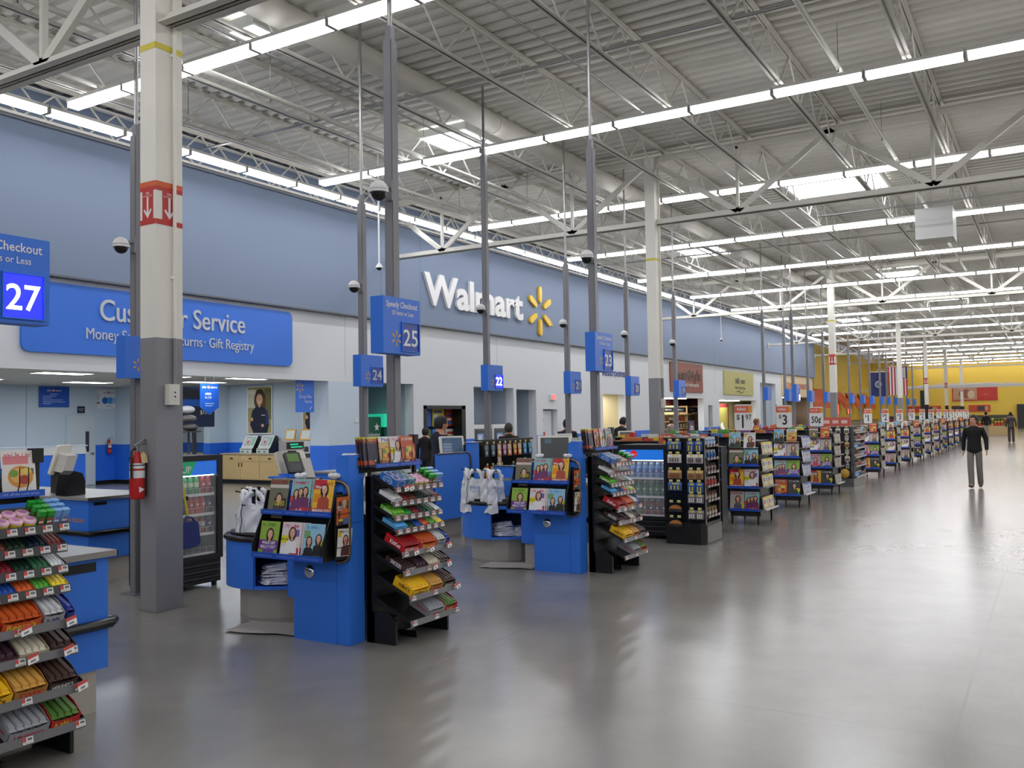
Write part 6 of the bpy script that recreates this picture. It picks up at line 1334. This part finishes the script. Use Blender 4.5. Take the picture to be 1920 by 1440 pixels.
# ------------------------------------------------------------------ film stand
fx_, fy_ = 23.1, 4.22; R_ = thing('film_stand', 'black stand with hanging film packs and small goods under a red banner', 'stand', (fx_, fy_, 0))
b = MB(); b.box(0, 0, 0, 1.5, .7, .2, P(95, 94, 94)); b.box(.04, .06, .2, 1.5, .7, 1.46, black); b.box(0, -.01, .2, .05, .03, 1.46, P(70, 75, 85)); b.box(1.46, -.02, .2, 1.5, .06, 1.46, P(50, 70, 110)); b.build('body', R_)
for i, z in enumerate((.24, .5, .72, .94, 1.14, 1.32)):
    b = MB(); b.box(.06, -.06, z-.01, 1.46, .06, z, P(150, 150, 152)); b.box(.06, -.064, z-.03, 1.46, -.06, z+.01, P(185, 180, 175)); b.build('shelf', R_)
    for k in range(10): inst(SB[(i*2+k//3) % 6], 'small_bottle', 'small item on the %s shelf at the aisle side of the film stand' % ('bottom', 'second', 'third', 'fourth', 'fifth', 'top')[i], 'bottle', (fx_+.13+.135*k, fy_-.02, z+.001), (0, 0, 0), 'small items on the %s shelf of the film stand' % ('bottom', 'second', 'third', 'fourth', 'fifth', 'top')[i])
for i in range(6):
    for j in range(3):
        kk = ('white small', 'silver small', 'copper small', 'silver small', 'white small', 'blue small')[i]
        inst(AK[kk], 'film_pack', 'hanging pack in the %s row down, %s column of the film stand' % (ORD[i], ORD[j]), 'film pack', (fx_+.02, fy_+.14+.2*j, 1.42-.17*i), (0, .05, 0)); o = bpy.data.objects.new('price_tag', YT); C.objects.link(o); o.parent = R_; o.location = (.01, .14+.2*j, 1.43-.17*i)
for j in range(2):
    b = MB(); b.sph((0, 0, .12), .12, P(190, 150, 50) if j == 0 else P(120, 120, 125), (.5, 1, 1), 10); inst(b.data('snack_bag'), 'snack_bag', '%s bag in the lowest row of the film stand' % ('yellow' if j == 0 else 'grey'), 'bag', (fx_-.03, fy_+.2+.26*j, .2))
t = thing('banner_sign', 'small red banner sign on top of the film stand', 'sign', (fx_+.1, fy_+.75, 1.47)); b = MB(); b.M = LEFT(0, 0, 0); b.prism([(0, 0), (.7, 0), (.7, .22), (0, .22)], 0, .01, P(205, 95, 80))
for k in range(3): b.rect(.06+.21*k, .07, .2+.21*k, .15, .011, P(235, 200, 190))
b.build('board', t)
# ------------------------------------------------------------------ drink coolers
def drink_bottle(liq, cap, lab, r=.032, h=.235):
    b = MB(); b.lathe([(.001, 0), (r*.9, 0), (r, .012), (r*.95, .06), (r, .09), (r, .14), (r*.85, .17), (r*.42, .2), (r*.4, .215)], (0, 0, 0), P(*liq, .12), 12); b.cyl((0, 0, .213), (0, 0, h), r*.46, P(*cap), n=10); b.lathe([(r*1.01, .085), (r*1.01, .14)], (0, 0, 0), P(*lab, .3), 12); b.M = FRONT(0, -r*1.015, 0); b.ell(0, .112, r*.5, .014, .0, paper, 8); return b.data('drink_bottle')
def cooler(name_, label, W_, D, H_, z0, z1, rows, rz, loc, logo):
    t = thing('drink_cooler', label, 'cooler', loc, rz)
    b = MB(); b.box(0, D-.03, .08, W_, D, H_, blackp); b.box(0, .05, .08, .035, D, H_, black); b.box(W_-.035, .05, .08, W_, D, H_, black); b.box(0, .05, H_-.05, W_, D, H_, black); b.box(0, .04, .05, W_, D, z0-.05, black); b.box(.03, D-.05, z0-.05, W_-.03, D-.03, H_-.05, P(165, 168, 170))
    for x in (.02, W_-.06):
        for y in (.08, D-.1): b.box(x, y, 0, x+.04, y+.04, .06, black)
    b.box(.035, .02, z1+.0, W_-.035, .05, H_-.02, black); b.build('cabinet', t)
    g = MB()
    for k in range(6): g.box(.02, .02, .07+.035*k, W_-.02, .05, .09+.035*k, dgrey if k % 2 else black)
    g.build('grille', t)
    b = MB(); fr = .045
    for a in ((0, z0-.05, W_, z0), (0, z1+.0, W_, H_-.0), (0, z0, fr, z1), (W_-fr-.03, z0, W_, z1)): b.box(a[0], 0, a[1], a[2], .05, a[3], black)
    d = b.build('door', t); b = MB(); b.box(fr, .02, z0, W_-fr-.03, .024, z1-.16, glass); b.build('glass_pane', d); b = MB(); b.box(.012, -.03, z0+.3, .03, 0, z0+.62, blackp); b.build('handle', d)
    b = MB(); b.box(fr, .012, z1-.15, W_-fr-.03, .05, z1, mat('cooler_header_' + logo, (.12, .42, .80) if logo != '7UP' else (.15, .40, .78), .3, emit=.7)); b.M = FRONT(0, .0115, 0)
    if logo == '7UP':
        b.poly([(fr, z1-.15), (fr+.22, z1-.15), (fr+.3, z1), (fr, z1)], .0, mat('header_green', (.12, .55, .35), .3, emit=.5)); b.text('7', fr+.04, z1-.13, .13, paper, .001, 'c', .02); b.ell(fr+.1, z1-.08, .03, .03, .0015, redm, 14); b.text('UP', fr+.17, z1-.12, .1, paper, .001, 'c', .02)
        for k in range(7): b.tube([(fr+.34+.045*k+.018*cos(a), z1-.08+.02*sin(k*2.1)+.018*sin(a), .001) for a in [2*pi*q/10 for q in range(10)]], .002, P(120, 170, 230), 4, True)
    else:
        b.ell(W_*.32, z1-.065, .055, .055, .001, mat('logo_red', (.86, .12, .12), .3, emit=.5), 20); b.text('Coca-Cola', W_*.32, z1-.075, .03, paper, .002, 'c', .01, .085)
    b.build('header_panel', t)
    hz = (z1-.16-z0)/len(rows)
    il = MB(); il.box(fr, .055, z1-.165, W_-fr-.03, .075, z1-.155, mat('cooler_lamp', (1, 1, 1), .4, emit=5, ecol=(.9, .96, 1))); il.build('interior_lamp', t)
    for i, row in enumerate(rows):
        z = z0+hz*(len(rows)-1-i)+.004
        b = MB(); b.box(.035, .06, z-.008, W_-.035, D-.06, z-.002, P(190, 192, 194)); b.box(fr, .05, z-.012, W_-fr-.03, .06, z+.018, paper); s_ = b.build('shelf', t)
        b = MB()
        for k in range(7): b.cyl((fr+.03+k*(W_-.16)/6, .062, z), (fr+.03+k*(W_-.16)/6, .062, z+.075), .002, paper, n=4)
        b.cyl((fr, .062, z+.075), (W_-fr-.03, .062, z+.075), .002, paper, n=4); b.build('wire_front', s_)
        for k, (me, nm) in enumerate(row):
            if me is None: continue
            n_ = len(row); M = Matrix.Translation(loc) @ Matrix.Rotation(rz, 4, 'Z')
            for q in range(2):
                p_ = M @ Vector((fr+.045+k*(W_-fr*2-.03-.09)/(n_-1), .105+.075*q, z+.001))
                inst(me, 'drink_bottle', '%s drink bottle, %s from the left, %s shelf of the %s' % (nm, ORD[k], ('top', 'second', 'third', 'bottom')[i], name_), 'bottle', p_, (0, 0, rz), '%s bottles %s %s %s' % (nm, ORD[k], ('top', 'second', 'third', 'bottom')[i], name_))
G_ = (drink_bottle((35, 140, 70), (225, 215, 60), (190, 215, 160)), 'green'); Rd = (drink_bottle((170, 25, 45), (190, 30, 40), (190, 40, 50)), 'red'); Or = (drink_bottle((205, 75, 45), (225, 225, 225), (215, 70, 40)), 'orange'); Dk = (drink_bottle((45, 30, 30), (200, 200, 200), (120, 80, 60)), 'dark brown'); Pu = (drink_bottle((55, 40, 75), (220, 220, 220), (80, 60, 130)), 'purple'); Am = (drink_bottle((150, 70, 50), (225, 225, 225), (225, 215, 205)), 'amber'); Wt = (drink_bottle((120, 165, 215), (225, 235, 245), (70, 120, 195)), 'clear blue'); Gn = (drink_bottle((40, 120, 90), (215, 225, 215), (60, 150, 100)), 'deep green'); Rs = (drink_bottle((150, 60, 70), (225, 225, 225), (90, 80, 85)), 'rose'); Lg = (drink_bottle((90, 140, 60), (60, 160, 60), (70, 120, 50)), 'lime')
Gw = (drink_bottle((60, 150, 80), (225, 230, 230), (190, 215, 160)), 'pale green')
cooler('left cooler', 'black glass-door drink cooler with green and blue header behind the cream column', .69, .68, 1.44, .36, 1.38, [[Gw, Gw, G_, G_, G_, Rd, Rd], [Dk, Dk, Dk, Or, Or, Or, Pu], [Am, Am, Am, Am, Am, Am, Pu], [(None, '')]*2], 0, (6.28, 7.95, 0), '7UP')
cooler('red-logo cooler', 'black glass-door drink cooler with round red logo beside the battery stand', .80, .68, 1.37, .33, 1.30, [[Wt]*7, [Gn]*7, [Lg, Lg, Lg, Rs, Rs, Rs, Rs]], -pi/2, (12.36, 5.60, 0), 'Coca-Cola')
# dustpan on the column side of the cooler
t = thing('lobby_dustpan', 'blue long-handled dustpan with yellow handle leaning on the cooler', 'dustpan', (6.38, 7.93, 0)); b = MB(); b.cyl((.06, -.05, .80), (-.05, -.02, 1.50), .013, tapey, n=8); b.cyl((.055, -.05, .98), (.045, -.048, 1.02), .018, P(40, 45, 60), n=8); b.build('handle', t)
b = MB(); db = P(35, 50, 120); b.M = FR((.06, -.05, .48), (1, 0, .12), (-.12, 0, 1)); b.prism(rrect(-.10, .0, .13, .27, .05), -.02, .05, db); b.tube([(-.03, .25, .02), (.0, .33, .02), (.07, .31, .02), (.12, .24, .02)], .012, db, 6); b.build('pan', t)
b = MB(); b.box(-.05, -.02, 1.46, -.03, .02, 1.48, steel); b.build('hook', t)
# ------------------------------------------------------------------ rear registers
def rear_counter(x0, x1, y0, who, tall=True, slogan=False, ht=.98, y1=None):
    T = thing('checkout_counter', 'blue rear checkout counter with black bump rail ' + who, 'counter', (x0, y0, 0)); W_ = x1-x0; L_ = (y1 or y0+2.4)-y0
    b = MB(); b.box(0, 0, .28, W_, L_, ht-.03, blue); b.build('counter_body', T, bevel=.006); b = MB(); b.box(.08, .08, 0, W_-.05, L_-.05, .28, kick); b.build('kick_plate', T)
    b = MB(); b.box(-.03, -.03, ht-.03, W_+.03, L_+.03, ht, laminate); b.box(-.035, -.035, ht-.034, W_+.035, -.03, ht+.001, steel); b.build('countertop', T)
    b = MB(); b.tube([(-.03, L_, .58), (-.03, 0, .58), (-.0, -.035, .58), (W_-.05, -.035, .58)], .03, rubber, 8); b.build('bump_rail', T)
    b = MB(); b.box(.06, -.004, ht-.09, .22, 0, ht-.055, blackp); b.build('vent_slot', T)
    if slogan: b = MB(); b.M = LEFT(-.002, 1.25, 0); b.text('Save money. Live better.', 1.18, .70, .085, P(205, 140, 70), 0, 'r', .012); b.build('slogan', T)
    return T
rear_counter(6.22, 7.12, 9.25, 'behind the cream column', slogan=True)
monitor_back_at = [(6.45, 10.3), (6.32, 9.85)]
Wp = thing('monitor_back', 'beige wedge-shaped register screen seen from behind on the rear counter', 'screen', (6.45, 10.3, .985)); b = MB(); b.M = FR((-.1, -.1, .22), (.8, .5, 0), (.25, -.1, .94)); b.prism(rrect(0, 0, .36, .36, .03), -.03, 0, beige); b.box(.05, .05, 0, .31, .26, .12, P(205, 202, 194)); b.M = Matrix(); b.bar((.05, 0, 0), (.05, .0, .26), .1, .08, dgrey); b.build('housing', Wp)
sc = thing('hand_scanner', 'black curved scanner hood on the rear counter behind the column', 'scanner', (6.36, 9.8, .985)); b = MB(); b.M = FR((-.12, 0, 0), (1, 0, 0), (0, 0, 1)); b.prism([(0, 0), (.24, 0), (.24, .16), (.2, .25), (.1, .28), (.04, .24), (.0, .06)], -.1, .1, blackp); b.build('hood', sc)
T = rear_counter(11.0, 11.9, 8.0, 'beside sign twenty-four', ht=.98)
b = MB(); b.M = FRONT(0, -.04, 0); b.prism(rrect(0, .28, .88, 1.27, .08, 5, (0, 1, 0, 0)), 0, .04, blue); b.M = Matrix(); b.build('screen_panel', T); b = MB(); b.M = FRONT(0, -.09, 0); b.tube([(0, 1.275, 0), (.8, 1.275, 0), (.86, 1.25, 0), (.885, 1.19, 0), (.885, .6, 0)], .012, bronze, 6); b.build('rail_tube', T)
b = MB(); b.box(.92, -.1, 0, 1.12, .02, 1.42, blue); b.build('end_panel', T); b = MB(); b.box(11.9, 7.86, 1.422, 12.15, 8.03, 1.427, paper); tag(b.build('paper_note'), 'white paper note on the blue panel beside sign twenty-four', 'paper')
monitor((12.12, 8.4, 1.17), -.6, 'lit register screen beside the man in the navy shirt', .42, .34, .25, lit=True)
# card peg rack
px0, py0 = 12.14, 7.92; R_ = thing('peg_rack', 'black peg rack of small carded goods behind the second checkout', 'rack', (px0, py0, 0)); b = MB(); b.box(0, 0, 0, 1.7, .06, 1.44, blackp); b.box(0, .06, 0, 1.7, .3, 1.38, black); b.box(-.0, -.02, 1.42, 1.72, .08, 1.45, black); b.build('panel', R_)
def gcard(c1, c2, w_=.12, h=.2):
    b = MB(); b.M = FRONT(0, 0, 0); b.prism(rrect(-w_/2, -h, w_/2, 0, .006, 2), -.002, 0, P(*c1)); b.rect(-w_*.42, -h*.45, w_*.42, -h*.08, .0006, P(*c2)); b.ell(0, -h*.68, w_*.3, h*.2, .0006, P(*[min(255, v+40) for v in c2]), 10); return b.data('carded_item')
GCM = [('orange', gcard((215, 140, 60), (210, 200, 205))), ('red', gcard((175, 60, 60), (225, 190, 70))), ('blue', gcard((70, 110, 170), (120, 190, 215))), ('purple', gcard((100, 70, 120), (220, 150, 160))), ('teal', gcard((120, 190, 200), (90, 130, 190))), ('dark', gcard((50, 50, 58), (110, 140, 150)))]
GP = [(0.12, 1.38, 5), (.3, 1.38, 5), (.47, 1.38, 0), (.62, 1.38, 3), (.76, 1.38, 0), (.92, 1.38, 1), (1.06, 1.38, 0), (1.22, 1.38, 2), (1.38, 1.38, 2), (.47, 1.18, 0), (.12, 1.03, 1), (.27, 1.03, 1), (.40, 1.03, 4), (.52, 1.03, 4), (.85, 1.03, 2), (1.0, 1.03, 3), (1.2, 1.08, 1), (.2, .8, 3), (.5, .8, 5), (.9, .8, 1), (1.2, .8, 2)]
TG = MB(); TG.M = FRONT(0, 0, 0); TG.prism([(-.025, 0), (.025, 0), (.025, .04), (-.025, .04)], 0, .001, P(230, 225, 150)); TG.rect(-.02, .006, .02, .018, .0015, P(120, 120, 100)); TG = TG.data('price_tag')
for k, (x, z, c) in enumerate(GP):
    x *= 1.12
    hk = MB(); hk.cyl((x, 0, z-.004), (x, -.07, z), .003, steel, n=5); hk.build('hook', R_); o = bpy.data.objects.new('price_tag', TG); C.objects.link(o); o.parent = R_; o.location = (x, -.075, z)
    inst(GCM[c][1], 'carded_item', '%s carded item on the peg rack, %s hook of the %s row' % (GCM[c][0], ORD[k % 9], ('top', 'second', 'lower')[k//9]), 'card', (px0+x, py0-.06, z-.006), (-.05, 0, 0))
# side shelving between the lanes, with packets on top
pcol = [(200, 60, 60), (90, 170, 80), (225, 200, 70), (70, 120, 190), (215, 120, 60), (215, 215, 215), (130, 80, 140)]
pkm = []
for c in pcol:
    b = MB(); b.box(0, 0, 0, .12, .2, .055, P(*c)); b.M = FR((0, 0, .0555), (1, 0, 0), (0, 1, 0)); b.rect(.02, .03, .1, .12, 0, paper); b.rect(.03, .05, .09, .09, .0005, P(*[int(v*.6) for v in c])); pkm.append(b.data('snack_box'))
for k, (x, y0, y1, zt) in enumerate(((13.9, 6.0, 8.3, 1.38), (13.9, 5.4, 7.7, 1.36), (16.55, 5.2, 7.8, 1.36), (19.5, 5.2, 7.8, 1.37), (22.4, 5.2, 7.8, 1.38), (25.8, 5.3, 7.8, 1.38), (28.9, 5.3, 7.8, 1.38))):
    if k == 0: continue
    R_ = thing('checkout_shelf', 'black shelving along the checkout lane, %s beyond the peg rack' % ORD[k-1], 'shelf', (x, y0, 0)); L_ = y1-y0
    b = MB(); b.box(.14, 0, 0, .34, L_, zt, black); b.box(0, 0, 0, .48, L_, .12, black); b.box(.0, -.0, zt, .48, L_, zt+.02, black); b.build('frame', R_)
    for z in (.45, .8, 1.1):
        b = MB(); b.box(0, 0, z, .14, L_, z+.015, black); b.box(-.008, 0, z-.015, 0, L_, z+.03, railgrey); b.build('shelf', R_)
    n_ = int(L_/.24)
    for q in range(n_):
        rq = random.Random(k*31+q); o = inst(pkm[rq.randrange(7)], 'snack_box', 'small snack box on top of the black shelving, %s along the %s lane' % (ORD[q], ORD[k-1]), 'box', (x+.02, y0+.03+.24*q, zt+.021), (0, 0, rq.uniform(-.25, .25))); o.scale = (rq.uniform(.7, 1.2), rq.uniform(.4, .95), rq.uniform(.5, 1.7))
        if q % 2: inst(pkm[(k+q) % 7], 'snack_box', 'inner snack box on top of the black shelving, %s along the %s lane' % (ORD[q], ORD[k-1]), 'box', (x+.3, y0+.02+.24*q, zt+.021), (0, 0, 0))
    T = rear_counter(x+.75, x+1.55, 5.4, 'of the %s lane beyond the peg rack' % ORD[k-1], y1=8.2)
monitor((17.75, 7.8, 1.18), -.9, 'register screen at the lane of sign twenty-one', .36, .3, .25); monitor((15.1, 7.9, 1.18), -.6, 'register screen at the lane of sign twenty-two', .36, .3, .25)
